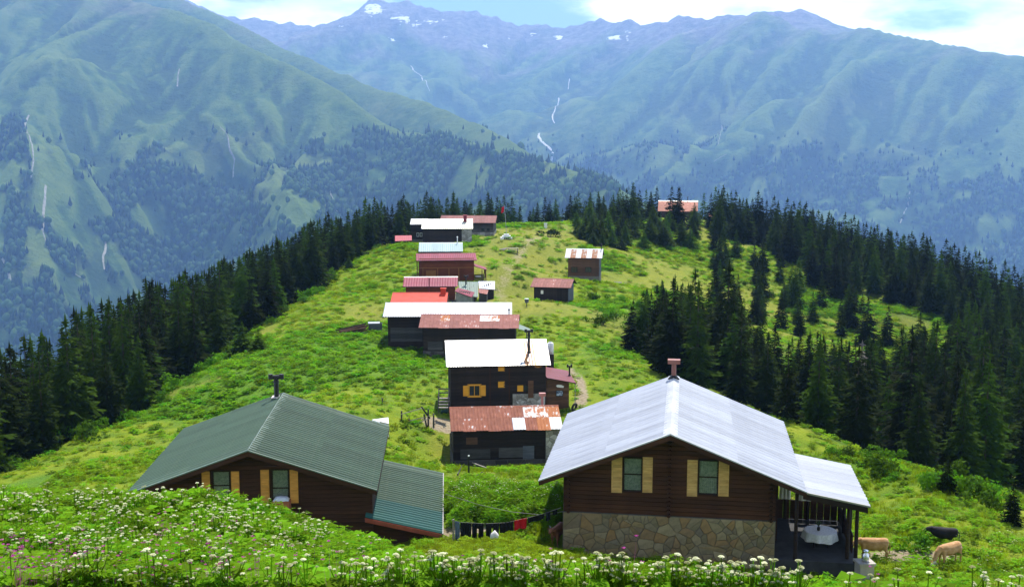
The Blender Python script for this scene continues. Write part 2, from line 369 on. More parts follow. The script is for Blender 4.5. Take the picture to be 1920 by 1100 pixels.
msk = sstep(1, 30, rb_); wb_ = 500*(fbm(MX/900, MY/900, 3, 201)-.5)
dg = np.where(ML == 3, (MX-.9*MY+wb_), (MX+.95*MY+wb_)); dh = np.where(ML == 3, MX+MY, MX-MY)
MZ = MZ0*(1-msk)+tb_*msk+msk*(130*(ridged(dg/560, dh/2600, 2, 203, .5)-.6)+60*(ridged(dg/190+.4*fbm(MX/200, MY/200, 2, 5), dh/900, 3, 207, .55)-.6)+26*(fbm(MX/70, MY/70, 3, 209)-.5))
MPX, MPY = topx(MX, MY, MZ)
# visibility of mountain vertices from the village side is irrelevant; forest grows by height, slope and noise
fb = fbm(MX/416, MY/416, 4, 41); fb2 = fbm(MX/112, MY/112, 4, 43)
tl = -112+270*(fb-.5)                                     # tree line
F1 = [(205,330),(250,300),(300,262),(340,300),(420,350),(520,400),(560,440),(470,520),(300,560),(150,560),(140,430),(205,400)]
F2 = [(640,250),(700,240),(760,262),(860,265),(960,292),(1060,318),(1160,345),(1160,400),(680,400),(650,350),(560,280)]
F3 = [(0,200),(45,215),(60,330),(40,520),(60,640),(0,660)]
F4 = [(80,500),(300,540),(560,440),(560,500),(180,640),(60,640)]
F5 = [(560,440),(620,380),(700,380),(640,420)]
FR = [(1130,360),(1300,250),(1450,260),(1560,250),(1620,330),(1760,320),(1920,250),(2400,200),(2400,700),(1900,620),(1300,440)]
forest = sstep(50, -80, MZ-tl-30)*sstep(.42, .5, fb2+(.06))
for k, P_ in enumerate((F1, F2, F3, F4, F5)):
    forest = np.maximum(forest, inpoly(MPX+60*(fb2-.5), MPY+60*(fb-.5), P_)*((ML == 0))*sstep(.30, .42, fb2))
forest = np.maximum(forest, inpoly(MPX+90*(fb2-.5), MPY+90*(fb-.5), FR)*(ML == 3)*sstep(.40, .50, fb2))
open1 = (ML == 0) & ~(inpoly(MPX, MPY, F1) | inpoly(MPX, MPY, F2) | inpoly(MPX, MPY, F3) | inpoly(MPX, MPY, F4) | inpoly(MPX, MPY, F5))
forest = forest*sstep(.22, .50, fbm(MX/60, MY/60, 3, 91))
forest = np.where(open1, forest*sstep(.55, .62, fb2), forest)
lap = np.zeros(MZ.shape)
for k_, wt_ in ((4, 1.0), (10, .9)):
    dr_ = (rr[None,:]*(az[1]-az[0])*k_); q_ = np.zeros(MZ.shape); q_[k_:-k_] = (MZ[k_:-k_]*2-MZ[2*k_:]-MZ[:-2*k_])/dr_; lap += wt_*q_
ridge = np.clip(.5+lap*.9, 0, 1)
snowf = np.zeros(MZ.shape)
for (sx_, sy_, wx_, wy_, k_) in ((700,18,26,15,1.0),(748,34,24,10,1.0),(772,44,28,8,.9),(815,44,24,6,.8),(738,74,14,5,.8),(835,70,10,4,.6),(912,84,8,8,.8),(832,38,10,4,.7),(958,72,16,4,.6),(1010,64,34,5,.85),(1048,70,14,5,.9),(1152,72,26,6,.95),(1178,76,14,5,.8),(1142,58,8,4,.7),(1178,60,8,4,.7),(868,125,5,4,.8),(895,34,10,5,.5),(640,50,20,6,.5)):
    snowf = np.maximum(snowf, k_*np.exp(-((MPX-sx_)/wx_)**2-((MPY-sy_)/wy_)**2))
snowf *= (ML == 2)
def m_mount():
    t = NT('mountain_slopes'); p = t.pos()
    a = t.noise(p, .0028, 5, .65); b = t.noise(p, .02, 5, .7); hgt = t.n('SeparateXYZ'); t.l(p, hgt.inputs[0]); z = hgt.outputs[2]
    grass = t.ramp(b, [(.3, (.030,.075,.016)), (.5, (.060,.125,.020)), (.7, (.11,.18,.03))])
    grass = t.mix(t.rng(a, .48, .68), grass, t.ramp(b, [(.3, (.075,.12,.03)), (.7, (.17,.21,.05))]))
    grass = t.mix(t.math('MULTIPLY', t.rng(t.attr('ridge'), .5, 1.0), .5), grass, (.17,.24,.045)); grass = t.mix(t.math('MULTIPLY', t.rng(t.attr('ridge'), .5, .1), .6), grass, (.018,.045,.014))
    rock = t.ramp(b, [(.3, (.09,.08,.085)), (.5, (.17,.15,.15)), (.7, (.26,.23,.21))])
    rk = t.math('ADD', t.math('DIVIDE', z, 960), t.math('MULTIPLY', a, .9))
    c = t.mix(t.rng(rk, .78, 1.15), grass, rock)
    c = t.mix(t.attr('forest'), c, t.ramp(b, [(.35, (.006,.016,.008)), (.65, (.018,.040,.012))]))
    sn = t.math('ADD', t.noise(t.pos((1, .6, 2.2)), .016, 6, .6, .8), t.math('MULTIPLY', t.attr('snow'), .44)); c = t.mix(t.rng(sn, .79, .815), c, (.82,.85,.9))
    t.bump(t.noise(p, .035, 6, .75), 1.0, 22)
    return t.fin(c, .95, 0, .1)
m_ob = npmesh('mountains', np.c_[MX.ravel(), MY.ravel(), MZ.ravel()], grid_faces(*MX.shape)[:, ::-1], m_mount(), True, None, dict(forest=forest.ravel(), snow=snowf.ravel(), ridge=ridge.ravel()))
tag(m_ob, kind='structure')
# far-off woods on the mountain sides: pointed and round crowns in one mass
def bil(A, x, y):
    a = np.arctan2(x, y); r = np.hypot(x, y); i = np.interp(a, az, np.arange(len(az))); j = np.interp(r, rr, np.arange(len(rr)))
    i0 = np.clip(i.astype(int), 0, len(az)-2); j0 = np.clip(j.astype(int), 0, len(rr)-2); fi = i-i0; fj = j-j0
    return (A[i0, j0]*(1-fi)+A[i0+1, j0]*fi)*(1-fj)+(A[i0, j0+1]*(1-fi)+A[i0+1, j0+1]*fi)*fj
def far_wood(n):
    a = rng.uniform(-.47, .47, n); r = MD*1150*np.exp(rng.uniform(0, math.log(4200/1150), n)); x = r*np.sin(a); y = r*np.cos(a)
    f = bil(forest, x, y); z = bil(MZ, x, y); px, py = topx(x, y, z)
    ok = (f > rng.uniform(.15, 1.1, n)) & (py < 690) & (px > -60) & (px < 1990); stray = (rng.random(n) < .02) & (py < 600) & (z < 15)
    k = ok | stray; x, y, z = x[k], y[k], z[k]; m = len(x)
    h = rng.uniform(11, 24, m); w = h*rng.uniform(.16, .26, m); rd = rng.random(m) < .35
    h = np.where(rd, h*.75, h); w = np.where(rd, w*1.9, w)
    prof = [(0, .55), (.22, 1), (.5, .62)]; V = []; ns = 5
    ang = rng.uniform(0, 6.28, m)
    prof_r = [(0, .5), (.35, 1), (.75, .8)]
    for lv in range(3):
        for k_ in range(ns):
            t0 = np.where(rd, prof_r[lv][0], prof[lv][0]); r0 = np.where(rd, prof_r[lv][1], prof[lv][1])*rng.uniform(.75, 1.2, m)
            th = ang+6.283*k_/ns; V.append(np.c_[x+w*r0*np.cos(th), y+w*r0*np.sin(th), z-1+h*t0])
    V.append(np.c_[x, y, z+h]); V = np.stack(V, 1)          # m,16,3
    F = []
    for lv in range(2):
        for k_ in range(ns):
            a_ = lv*ns+k_; b_ = lv*ns+(k_+1) % ns; F += [(a_, b_, b_+ns), (a_, b_+ns, a_+ns)]
    for k_ in range(ns): F.append((2*ns+k_, 2*ns+(k_+1) % ns, 3*ns))
    F = np.array(F)[None]+(np.arange(m)*16)[:, None, None]
    return V.reshape(-1, 3), F.reshape(-1, 3), np.repeat(np.where(rd, .6, 0)+rng.random(m)*.4, 16)
FV, FF, FA = far_wood(210000)
def m_farwood():
    t = NT('far_wood_foliage'); c = t.ramp(t.attr('tone'), [(0, (.005,.015,.007)), (.4, (.010,.026,.009)), (.62, (.022,.055,.012)), (1, (.045,.095,.02))])
    return t.fin(c, .95, 0, .1)
fw = npmesh('far_woods', FV, FF, m_farwood(), False, None, dict(tone=FA)); tag(fw, 'distant dark conifer and beech woods spread over the lower mountain sides', 'woods', kind='stuff')
print('far trees', len(FF)//25)
# streams and snow patches lying on the mountain sides
def mhit(px, py):
    a = math.atan2(px-960, FPX*CT+(550-py)*ST); r = at(px, py, 1.0); hd = math.hypot(r[0], 1)
    ys = MD*np.geomspace(1000, 7000, 1600); h = bil(MZ, r[0]*ys, ys); k = np.where(h > r[2]*ys)[0]
    if not len(k): return None
    y = ys[k[0]]; return np.array([r[0]*y, y])
def ribbon(pts, w, mat, name, label, cat, group=None):
    w = w*.52; P = []; Q = []
    for p in pts:
        h_ = mhit(*p)
        if h_ is not None and (not P or np.hypot(*(h_-P[-1])) < 420*MD): P.append(h_)
    if len(P) < 2: return
    for a, b in zip(P[:-1], P[1:]):
        n = max(2, int(np.hypot(*(b-a))/16)); n = min(n, 120)
        for i in range(n): Q.append(a+(b-a)*i/n)
    Q.append(P[-1]); Q = np.array(Q); s = np.arange(len(Q)); Q[:,0] += 14*(fbm(s/7., s*0, 3, len(pts))-.5)*2
    T = np.gradient(Q, axis=0); T /= np.hypot(T[:,0], T[:,1])[:,None]+1e-9; Nn = np.c_[-T[:,1], T[:,0]*.3]
    ww = w*(.35+1.3*vn(s/3., s*0+.5, 7)); V = []
    for sd_ in (-1, -.33, .33, 1):
        X = Q+Nn*sd_*ww[:,None]; V.append(np.c_[X, bil(MZ, X[:,0], X[:,1])+(1.6 if abs(sd_) < .5 else -.2)])
    V = np.stack(V, 1).reshape(-1, 3); F = []
    for i in range(len(Q)-1):
        for k in range(3): F.append((i*4+k, i*4+k+1, i*4+k+5, i*4+k+4))
    o = npmesh(name, V, F, mat); tag(o, kind='structure'); return o
def m_simple(name, stops, scale, rough=.9, metal=0, kind='pos', bs=.3, bd=.02, spec=.3):
    t = NT(name); p = t.pos() if kind == 'pos' else t.coord(); nf = t.noise(p, scale, 5, .65)
    t.bump(nf, bs, bd); return t.fin(t.ramp(nf, stops), rough, metal, spec)
M_STREAM = m_simple('pale_stream_bed', [(.3, (.36,.33,.31)), (.7, (.75,.74,.74))], .15, bd=2)
M_SCAR = m_simple('gravel_gully', [(.3, (.16,.17,.11)), (.7, (.34,.31,.27))], .1, bd=2)
for pts, w, m_ in (([(55,218),(52,240),(58,270),(60,300),(57,335)],4.0,M_SCAR),([(88,352),(92,380),(88,410),(84,440),(92,468)],4.0,M_SCAR),
    ([(92,468),(112,492),(140,515),(168,540)],3,M_SCAR),([(336,130),(334,165)],3,M_SCAR),([(412,240),(430,262),(446,295),(441,330)],3.2,M_SCAR),
    ([(628,310),(630,335),(626,362),(623,392)],3,M_SCAR),([(196,452),(192,480),(199,510)],3.5,M_SCAR),([(0,480),(14,515),(22,545),(30,580)],5,M_SCAR),
    ([(1047,185),(1040,200),(1034,215),(1038,232)],5.5,M_STREAM),([(1012,250),(1016,265),(1028,278),(1036,290),(1034,306)],8,M_STREAM),([(1068,150),(1066,168)],3,M_STREAM),
    ([(770,124),(786,142),(802,160),(805,172)],4,M_STREAM),([(1352,240),(1348,262),(1342,280)],3,M_SCAR),([(1362,290),(1340,305)],3,M_SCAR),([(1705,360),(1700,385),(1690,420)],4,M_SCAR)):
    ribbon(pts, w, m_, 'stream' if m_ is M_STREAM else 'gully', '', '')
# ------------------------------------------------------------------ air
ztop = float(MZ.max())+30; zbot = min(float(GZ.min()), float(MZ.min()))-1
hz = MB(); hz.box((-7500, -1500, zbot), (7500, 11800, ztop))
mh = bpy.data.materials.new('mountain_air'); mh.use_nodes = True; ht = mh.node_tree; ht.nodes.clear()
pv = ht.nodes.new('ShaderNodeVolumePrincipled'); ho = ht.nodes.new('ShaderNodeOutputMaterial'); ht.links.new(pv.outputs[0], ho.inputs['Volume'])
pv.inputs['Color'].default_value = (.30, .54, 1.0, 1); pv.inputs['Density'].default_value = .000090; pv.inputs['Anisotropy'].default_value = .35
haze = hz.build('haze', mh); tag(haze, kind='stuff'); haze['label'] = 'blue summer haze filling the valley'
print('zrange', zbot, ztop)
# ------------------------------------------------------------------ building materials
def m_wood(name, dark, light, sc_=1.0, spread=.5, rough=.85):
    t = NT(name); p = t.coord('Object', (1*sc_, 6*sc_, 9*sc_)); g = t.noise(p, 1.2, 5, .65, .4); st = t.noise(t.coord(), .7, 3, .6)
    c = t.ramp(g, [(.3, dark), (.7, light)]); c = t.mix(t.math('MULTIPLY', t.rng(st, .4, .7), .35), c, sc(dark, .6))
    hs = t.n('HueSaturation'); t.l(c, hs.inputs['Color']); t.l(t.rng(t.rand(), 0, 1, 1-spread, 1+spread, False), hs.inputs['Value'])
    t.bump(g, .5, .015); return t.fin(hs.outputs[0], rough, 0, .25)
M_LOG = m_wood('dark_brown_stained_logs', (.046,.017,.007), (.092,.036,.014), spread=.3)
M_LOGB = m_wood('dark_stained_boards', (.032,.012,.006), (.068,.026,.011), spread=.25)
M_BLACK = m_wood('tarred_black_boards', (.012,.009,.008), (.034,.024,.019), spread=.35)
M_GREYW = m_wood('weathered_grey_boards', (.035,.035,.036), (.085,.083,.08), spread=.4)
M_BLUEW = m_wood('weathered_blue_grey_boards', (.055,.065,.08), (.13,.145,.165), spread=.25)
M_BROWN = m_wood('brown_weathered_boards', (.07,.036,.018), (.15,.078,.044), spread=.3)
M_REDW = m_wood('red_brown_varnished_boards', (.08,.020,.008), (.14,.040,.016), spread=.2)
M_HONEY = m_wood('honey_coloured_boards', (.17,.07,.02), (.27,.12,.04), spread=.2)
M_SHUT = m_wood('varnished_pine_shutter', (.50,.21,.04), (.74,.37,.09), spread=.12, rough=.55)
M_SHUT2 = m_wood('weathered_pine_shutter', (.42,.23,.07), (.70,.46,.18), spread=.18, rough=.7)
M_YELLOW = m_wood('yellow_painted_shutter', (.60,.27,.02), (.85,.42,.04), spread=.06, rough=.6)
M_POST = m_wood('dark_timber_post', (.014,.008,.006), (.035,.02,.013), spread=.2)
M_PALEW = m_wood('pale_dry_wood', (.22,.19,.15), (.42,.38,.32), spread=.2)
def m_metal(name, base, var=.10, rough=.38, metal=.35, streak=.0, scol=(.25,.12,.05), bump=.0):
    t = NT(name); p = t.coord('Object', (1, 1, 1)); n1 = t.noise(p, .9, 5, .65); n2 = t.noise(t.coord('Object', (6, .5, 1)), 1.5, 4, .6)
    c = t.mix(t.rng(n1, .3, .7), sc(base, 1-var), sc(base, 1+var))
    if streak: c = t.mix(t.math('MULTIPLY', t.rng(n2, .55, .78), streak), c, scol)
    hs = t.n('HueSaturation'); t.l(c, hs.inputs['Color']); t.l(t.rng(t.rand(), 0, 1, 1-var*1.3, 1+var*1.3, False), hs.inputs['Value'])
    return t.fin(hs.outputs[0], t.rng(n1, .2, .8, rough-.07, rough+.12, False), metal, .5 if metal > .05 else .22)
M_ROOFA = m_metal('galvanised_grey_sheet', (.26,.28,.325), .10, .55, .1, .12, (.30,.31,.34))
M_ROOFB = m_metal('green_painted_sheet', (.052,.092,.058), .10, .62, .0, .25, (.17,.16,.12))
M_ROOFB2 = m_metal('blue_green_painted_sheet', (.024,.098,.082), .10, .6, .0, .1, (.15,.17,.13))
M_WHITE = m_metal('bright_white_sheet', (.66,.65,.62), .05, .34, .25)
M_CREAM = m_metal('cream_white_sheet', (.62,.62,.50), .05, .4, .2)
M_PALE = m_metal('pale_galvanised_sheet', (.33,.36,.41), .08, .5, .15, .12, (.5,.42,.34))
M_MAROON = m_metal('maroon_painted_sheet', (.19,.022,.045), .08, .6, .05)
M_MAROON2 = m_metal('dark_maroon_painted_sheet', (.15,.018,.028), .08, .5, .0)
M_ORANGE = m_metal('orange_red_painted_sheet', (.50,.045,.02), .05, .65, .0)
M_PINK = m_metal('faded_red_sheet', (.33,.06,.07), .07, .6, .0)
M_MINT = m_metal('pale_green_blue_sheet', (.25,.35,.35), .07, .55, .0)
M_SAGE = m_metal('sage_green_sheet', (.17,.23,.19), .07, .6, .0)
M_DARKM = m_metal('sooty_black_metal', (.012,.012,.013), .1, .5, .3)
M_RIM = m_metal('grey_flashing', (.28,.27,.26), .1, .5, .4, .5, (.28,.16,.09))
M_CAPB = m_metal('rust_stained_green_flashing', (.10,.15,.12), .12, .5, .15, .9, (.28,.13,.07))
def m_rust(name, mixv, base=(.62,.62,.62), r1=(.20,.055,.03), r2=(.36,.13,.075)):
    t = NT(name); p = t.coord('Object'); n1 = t.noise(p, .9, 6, .7, .6); n2 = t.noise(t.coord('Object', (4, .8, 1)), 1.6, 5, .7); rn = t.rand()
    rust = t.ramp(n2, [(.3, r1), (.7, r2)]); rust = t.mix(t.rng(n1, .5, .7), rust, sc(r2, 1.25))
    f = t.math('ADD', t.math('ADD', t.math('MULTIPLY', n1, .55), t.math('MULTIPLY', n2, .45)), t.math('MULTIPLY', t.math('SUBTRACT', rn, .5), .22))
    k = t.rng(f, mixv-.03, mixv+.03); c = t.mix(k, rust, base)
    hs = t.n('HueSaturation'); t.l(c, hs.inputs['Color']); t.l(t.rng(rn, 0, 1, .68, .92, False), hs.inputs['Value'])
    return t.fin(hs.outputs[0], .78, 0, .2)
M_RUST = m_rust('rusted_brown_sheet', .62)
M_RUSTW = m_rust('white_sheet_with_rust_patches', .50, (.74,.73,.70), (.42,.13,.04), (.55,.20,.07))
M_RUSTP = m_rust('pink_brown_rusted_sheet', .66, (.60,.52,.48), (.26,.09,.07), (.38,.16,.13))
M_RUSTK = m_rust('brown_red_sheet', .74, (.55,.45,.42), (.20,.075,.065), (.29,.12,.10))
M_RUSTN = m_rust('orange_brown_sheet', .66, (.7,.5,.42), (.36,.13,.08), (.52,.23,.16))
M_RUSTL = m_rust('half_rusted_pale_sheet', .46, (.66,.64,.62), (.38,.15,.06), (.48,.26,.16))
def m_chimstain():      # white sheet with rust run-off below the flue
    t = NT('white_sheet_with_rust_runoff'); p = t.coord('Object'); x = t.n('SeparateXYZ'); t.l(p, x.inputs[0])
    n2 = t.noise(t.coord('Object', (9, .4, 1)), 1.5, 4, .7)
    d = t.math('ABSOLUTE', t.math('SUBTRACT', x.outputs[0], t.mat and 0.0)); f = t.math('SUBTRACT', 1.25, t.math('ADD', d, n2))
    c = t.mix(t.rng(f, 0, .35), (.80,.79,.75), (.62,.27,.07)); c = t.mix(t.rng(f, .35, .72), c, (.13,.085,.075))
    return t.fin(c, .42, .1, .5)
M_RUNOFF = m_chimstain()
def m_stone(name, cols, scale=2.5):
    t = NT(name); n1 = t.noise(t.coord(), scale, 6, .7); c = t.ramp(t.rand(), [(i/(len(cols)-1), k) for i, k in enumerate(cols)])
    c = t.mix(t.rng(n1, .35, .7), sc((1,1,1), 1), (.5,.5,.5)) if False else t.mix(t.math('MULTIPLY', t.rng(n1, .35, .7), .45), c, (.06,.055,.04))
    t.bump(n1, .6, .03); return t.fin(c, .9, 0, .25)
M_FLAG = m_stone('split_yellow_stone', [(.24,.17,.075), (.34,.25,.12), (.20,.17,.10), (.42,.33,.18), (.26,.21,.13), (.36,.22,.09), (.21,.18,.13)])
M_RUBBLE = m_stone('dark_rubble_stone', [(.05,.05,.048), (.09,.085,.08), (.035,.035,.035), (.13,.12,.11)])
M_PALEST = m_stone('pale_rubble_stone', [(.28,.27,.25), (.45,.44,.41), (.20,.19,.17), (.60,.59,.56)])
M_MORTAR = m_simple('mortar', [(.3, (.10,.095,.08)), (.7, (.16,.15,.125))], 3, kind='obj')
M_CONC = m_simple('concrete', [(.3, (.30,.27,.23)), (.7, (.46,.42,.36))], 1.4, kind='obj')
M_CURT = m_simple('lace_curtain', [(.35, (.40,.50,.44)), (.65, (.75,.82,.74))], 9, kind='obj')
M_WHITEP = m_simple('white_paint', [(.3, (.62,.62,.60)), (.7, (.80,.80,.78))], 2, .6, kind='obj')
def m_glass():
    t = NT('window_glass'); t.b.inputs['Transmission Weight'].default_value = .0
    t.fin((.05,.07,.065), .06, 0, .9); t.b.inputs['Alpha'].default_value = .35; return t.mat
M_GLASS = m_glass()
M_DARKIN = m_simple('dark_interior', [(.3, (.006,.006,.006)), (.7, (.014,.012,.01))], 2, kind='obj')
# ------------------------------------------------------------------ building helpers
def sheets(parent, el, er, rr_, rl, mat, nu, nv, pitch=.2, amp=.018, thick=.0, jit=.004, name='roof_sheet', matf=None, ragged=0, seed=0):
    """corrugated sheets laid over the quad eave-left, eave-right, ridge-right, ridge-left (local coordinates)"""
    R = random.Random(seed); el, er, rr_, rl = map(Vector, (el, er, rr_, rl)); nrm = ((er-el).cross(rl-el)).normalized()
    for iv in range(nv):
        for iu in range(nu):
            u0, u1 = iu/nu, (iu+1)/nu+.012/max(1, nu)*2; v0, v1 = iv/nv, (iv+1)/nv+(.02 if iv < nv-1 else 0)
            if ragged and iv == 0: v0 -= R.uniform(0, ragged)
            u1 = min(u1, 1)
            W_ = ((er-el)*(u1-u0)).length; n = max(4, int(round(W_/pitch))*4)
            off = .012+iv*.007+(iu % 2)*.005+R.uniform(0, jit); mb = MB(); ctr = None; V = []
            for j in range(n+1):
                u = u0+(u1-u0)*j/n; h = off+amp*(0, 1, 1, .5)[j % 4]
                for v in (v0, v1):
                    p = (el*(1-u)+er*u)*(1-v)+(rl*(1-u)+rr_*u)*v+nrm*h; V.append(p)
            o0 = (V[0]+V[-1])/2
            mb.v = [tuple(p-o0) for p in V]
            for j in range(n): mb.f.append((2*j, 2*j+2, 2*j+3, 2*j+1)); mb.m.append(0)
            m = matf(iu, iv) if matf else mat
            mb.build(name, m, parent, False, o0)
def slab(mb, el, er, rr_, rl, t):
    el, er, rr_, rl = map(Vector, (el, er, rr_, rl)); n = ((er-el).cross(rl-el)).normalized()*t
    mb.hexa([el-n, er-n, rr_-n, rl-n, el, er, rr_, rl])
def boards(parent, x0, x1, z0, z1, y, h, mat, holes=(), top=None, name='board', th=.035, vertical=False, seed=0, gap=.012, face=-1, axis='x'):
    """boards on a wall face; holes are (x0,x1,z0,z1); top(x) limits the height; axis 'x': wall runs along x at this y, 'y': along y at this x"""
    R = random.Random(seed); n = max(1, int(round((z1-z0 if not vertical else x1-x0)/h))); h = (z1-z0 if not vertical else x1-x0)/n
    for i in range(n):
        if not vertical:
            a, b = z0+i*h+gap/2, z0+(i+1)*h-gap/2; spans = [(x0, x1)]
            if top:
                xs = np.linspace(x0, x1, 121); ok = [x for x in xs if top(x) > b]
                if len(ok) < 2: continue
                spans = [(ok[0], ok[-1])]
            for hx0, hx1, hz0, hz1 in holes:
                if hz0 < b-.02 and hz1 > a+.02:
                    ns = []
                    for s0, s1 in spans:
                        if hx0 > s0: ns.append((s0, min(s1, hx0)))
                        if hx1 < s1: ns.append((max(s0, hx1), s1))
                    spans = [s for s in ns if s[1]-s[0] > .03]
            rects = [(s0, s1, a, b) for s0, s1 in spans]
        else:
            a, b = x0+i*h+gap/2, x0+(i+1)*h-gap/2; zt = z1 if not top else min(top(a), top(b)); spans = [(z0, zt)]
            for hx0, hx1, hz0, hz1 in holes:
                if hx0 < b-.02 and hx1 > a+.02:
                    ns = []
                    for s0, s1 in spans:
                        if hz0 > s0: ns.append((s0, min(s1, hz0)))
                        if hz1 < s1: ns.append((max(s0, hz1), s1))
                    spans = [s for s in ns if s[1]-s[0] > .03]
            rects = [(a, b, s0, s1) for s0, s1 in spans]
        for (xa, xb, za, zb) in rects:
            if xb-xa < .02 or zb-za < .02: continue
            t = th+R.uniform(-.008, .008); cx, cz = (xa+xb)/2, (za+zb)/2; mb = MB(); tl = R.uniform(-.004, .004)
            ya, yb = (-t, .0) if face < 0 else (0., t)
            P = [(xa-cx, ya, za-cz+tl), (xb-cx, ya, za-cz-tl), (xb-cx, yb, za-cz-tl), (xa-cx, yb, za-cz+tl), (xa-cx, ya, zb-cz+tl), (xb-cx, ya, zb-cz-tl), (xb-cx, yb, zb-cz-tl), (xa-cx, yb, zb-cz+tl)]
            if axis == 'y': P = [(-q[1] if face < 0 else q[1], q[0], q[2]) for q in P]; P = [P[i] for i in (0,1,2,3,4,5,6,7)]
            mb.hexa(P); mb.build(name, mat, parent, False, (cx, y, cz) if axis == 'x' else (y, cx, cz))
def voronoi(w, h, n, seed=0, it=0):
    R = random.Random(seed); P = [(R.uniform(0, w), R.uniform(0, h)) for _ in range(n)]
    def cells(P):
        out = []
        for i, p in enumerate(P):
            poly = [(0,0),(w,0),(w,h),(0,h)]
            for j, q in sorted(enumerate(P), key=lambda t: (t[1][0]-p[0])**2+(t[1][1]-p[1])**2)[1:16]:
                mx_, my = (p[0]+q[0])/2, (p[1]+q[1])/2; nx, ny = q[0]-p[0], q[1]-p[1]; new = []
                for k in range(len(poly)):
                    a, b = poly[k], poly[(k+1) % len(poly)]; da = (a[0]-mx_)*nx+(a[1]-my)*ny; db = (b[0]-mx_)*nx+(b[1]-my)*ny
                    if da <= 0: new.append(a)
                    if da*db < 0: t = da/(da-db); new.append((a[0]+t*(b[0]-a[0]), a[1]+t*(b[1]-a[1])))
                poly = new
                if len(poly) < 3: break
            out.append(poly)
        return out
    for _ in range(it):
        P = [(sum(v[0] for v in c)/len(c), sum(v[1] for v in c)/len(c)) if len(c) > 2 else p for c, p in zip(cells(P), P)]
    return [c for c in cells(P) if len(c) > 2]
def stones(parent, x0, x1, z0, z1, y, n, mat, seed=0, axis='x', face=-1, depth=(.03, .075), shrink=.022):
    for c in voronoi(x1-x0, z1-z0, n, seed):
        cx = sum(v[0] for v in c)/len(c); cz = sum(v[1] for v in c)/len(c); R = random.Random(seed+int(cx*100)); t = R.uniform(*depth); o, i_ = [], []
        for v in c:
            d = math.hypot(v[0]-cx, v[1]-cz)+1e-6; k = max(.3, 1-shrink/d); k2 = max(.25, 1-(shrink+.035)/d); o.append(((v[0]-cx)*k, (v[1]-cz)*k)); i_.append(((v[0]-cx)*k2, (v[1]-cz)*k2))
        m = len(c); mb = MB(); V = [(p[0], 0, p[1]) for p in o]+[(p[0], -t*.7, p[1]) for p in o]+[(p[0], -t, p[1]) for p in i_]
        if axis == 'y': V = [((-q[1] if face > 0 else q[1]), q[0], q[2]) for q in V]
        mb.v = V
        for a in range(m):
            b = (a+1) % m; mb.f += [(a, b, m+b, m+a), (m+a, m+b, 2*m+b, 2*m+a)]; mb.m += [0, 0]
        mb.f.append(tuple(range(2*m, 3*m))); mb.m.append(0)
        mb.build('stone', mat, parent, False, (x0+cx, y, z0+cz) if axis == 'x' else (y, x0+cx, z0+cz))
def window(parent, x, z, w, h, y, fmat=None, curtain=True, transom=.5, mull=False):
    fmat = fmat or M_POST; b = MB(); f = .06
    b.box((-w/2-f, -.05, -f), (-w/2, .06, h+f)); b.box((w/2, -.05, -f), (w/2+f, .06, h+f)); b.box((-w/2, -.05, -f), (w/2, .06, 0)); b.box((-w/2, -.05, h), (w/2, .06, h+f))
    if transom: b.box((-w/2, -.02, h*transom-.025), (w/2, .03, h*transom+.025))
    if mull: b.box((-.02, -.018, 0), (.02, .028, h))
    o = b.build('window', fmat, parent, False, (x, y, z))
    g = MB(); g.box((-w/2, .0, 0), (w/2, .006, h)); g.build('pane', M_GLASS, o)
    if curtain:
        c = MB(); n = 28
        for i in range(n):
            a = -w/2+w*i/n; b_ = -w/2+w*(i+1)/n; ya = .024+.012*math.sin(i*2.1); yb = .024+.012*math.sin((i+1)*2.1)
            c.face([(a, ya, 0), (b_, yb, 0), (b_, yb, h), (a, ya, h)])
        c.build('curtain', M_CURT, o)
    else:
        c = MB(); c.box((-w/2, .02, 0), (w/2, .035, h)); c.build('dark_room', M_DARKIN, o)
    return o
def shutter(parent, x, z, w, h, y, mat, slats=9, arrow=0):
    b = MB(); b.box((-w/2, -.03, 0), (-w/2+.05, 0, h)); b.box((w/2-.05, -.03, 0), (w/2, 0, h)); b.box((-w/2+.05, -.03, 0), (w/2-.05, 0, .06)); b.box((-w/2+.05, -.03, h-.06), (w/2-.05, 0, h))
    b.box((-w/2+.05, -.012, .06), (w/2-.05, 0, h-.06)); b.box((-w/2+.05, -.03, h*.5-.03), (w/2-.05, -.012, h*.5+.03))
    o = b.build('shutter', mat, parent, False, (x, y, z))
    for i in range(slats):
        zz = .08+(h-.16)*(i+.5)/slats; s = MB(); hh = (h-.16)/slats*.42
        if abs(zz-h*.5) < .05: continue
        s.hexa([(-w/2+.052, -.028, zz-hh), (w/2-.052, -.028, zz-hh), (w/2-.052, -.0125, zz-hh), (-w/2+.052, -.0125, zz-hh), (-w/2+.052, -.016, zz+hh), (w/2-.052, -.016, zz+hh), (w/2-.052, -.0125, zz+hh), (-w/2+.052, -.0125, zz+hh)]); s.build('slat', mat, o)
    return o
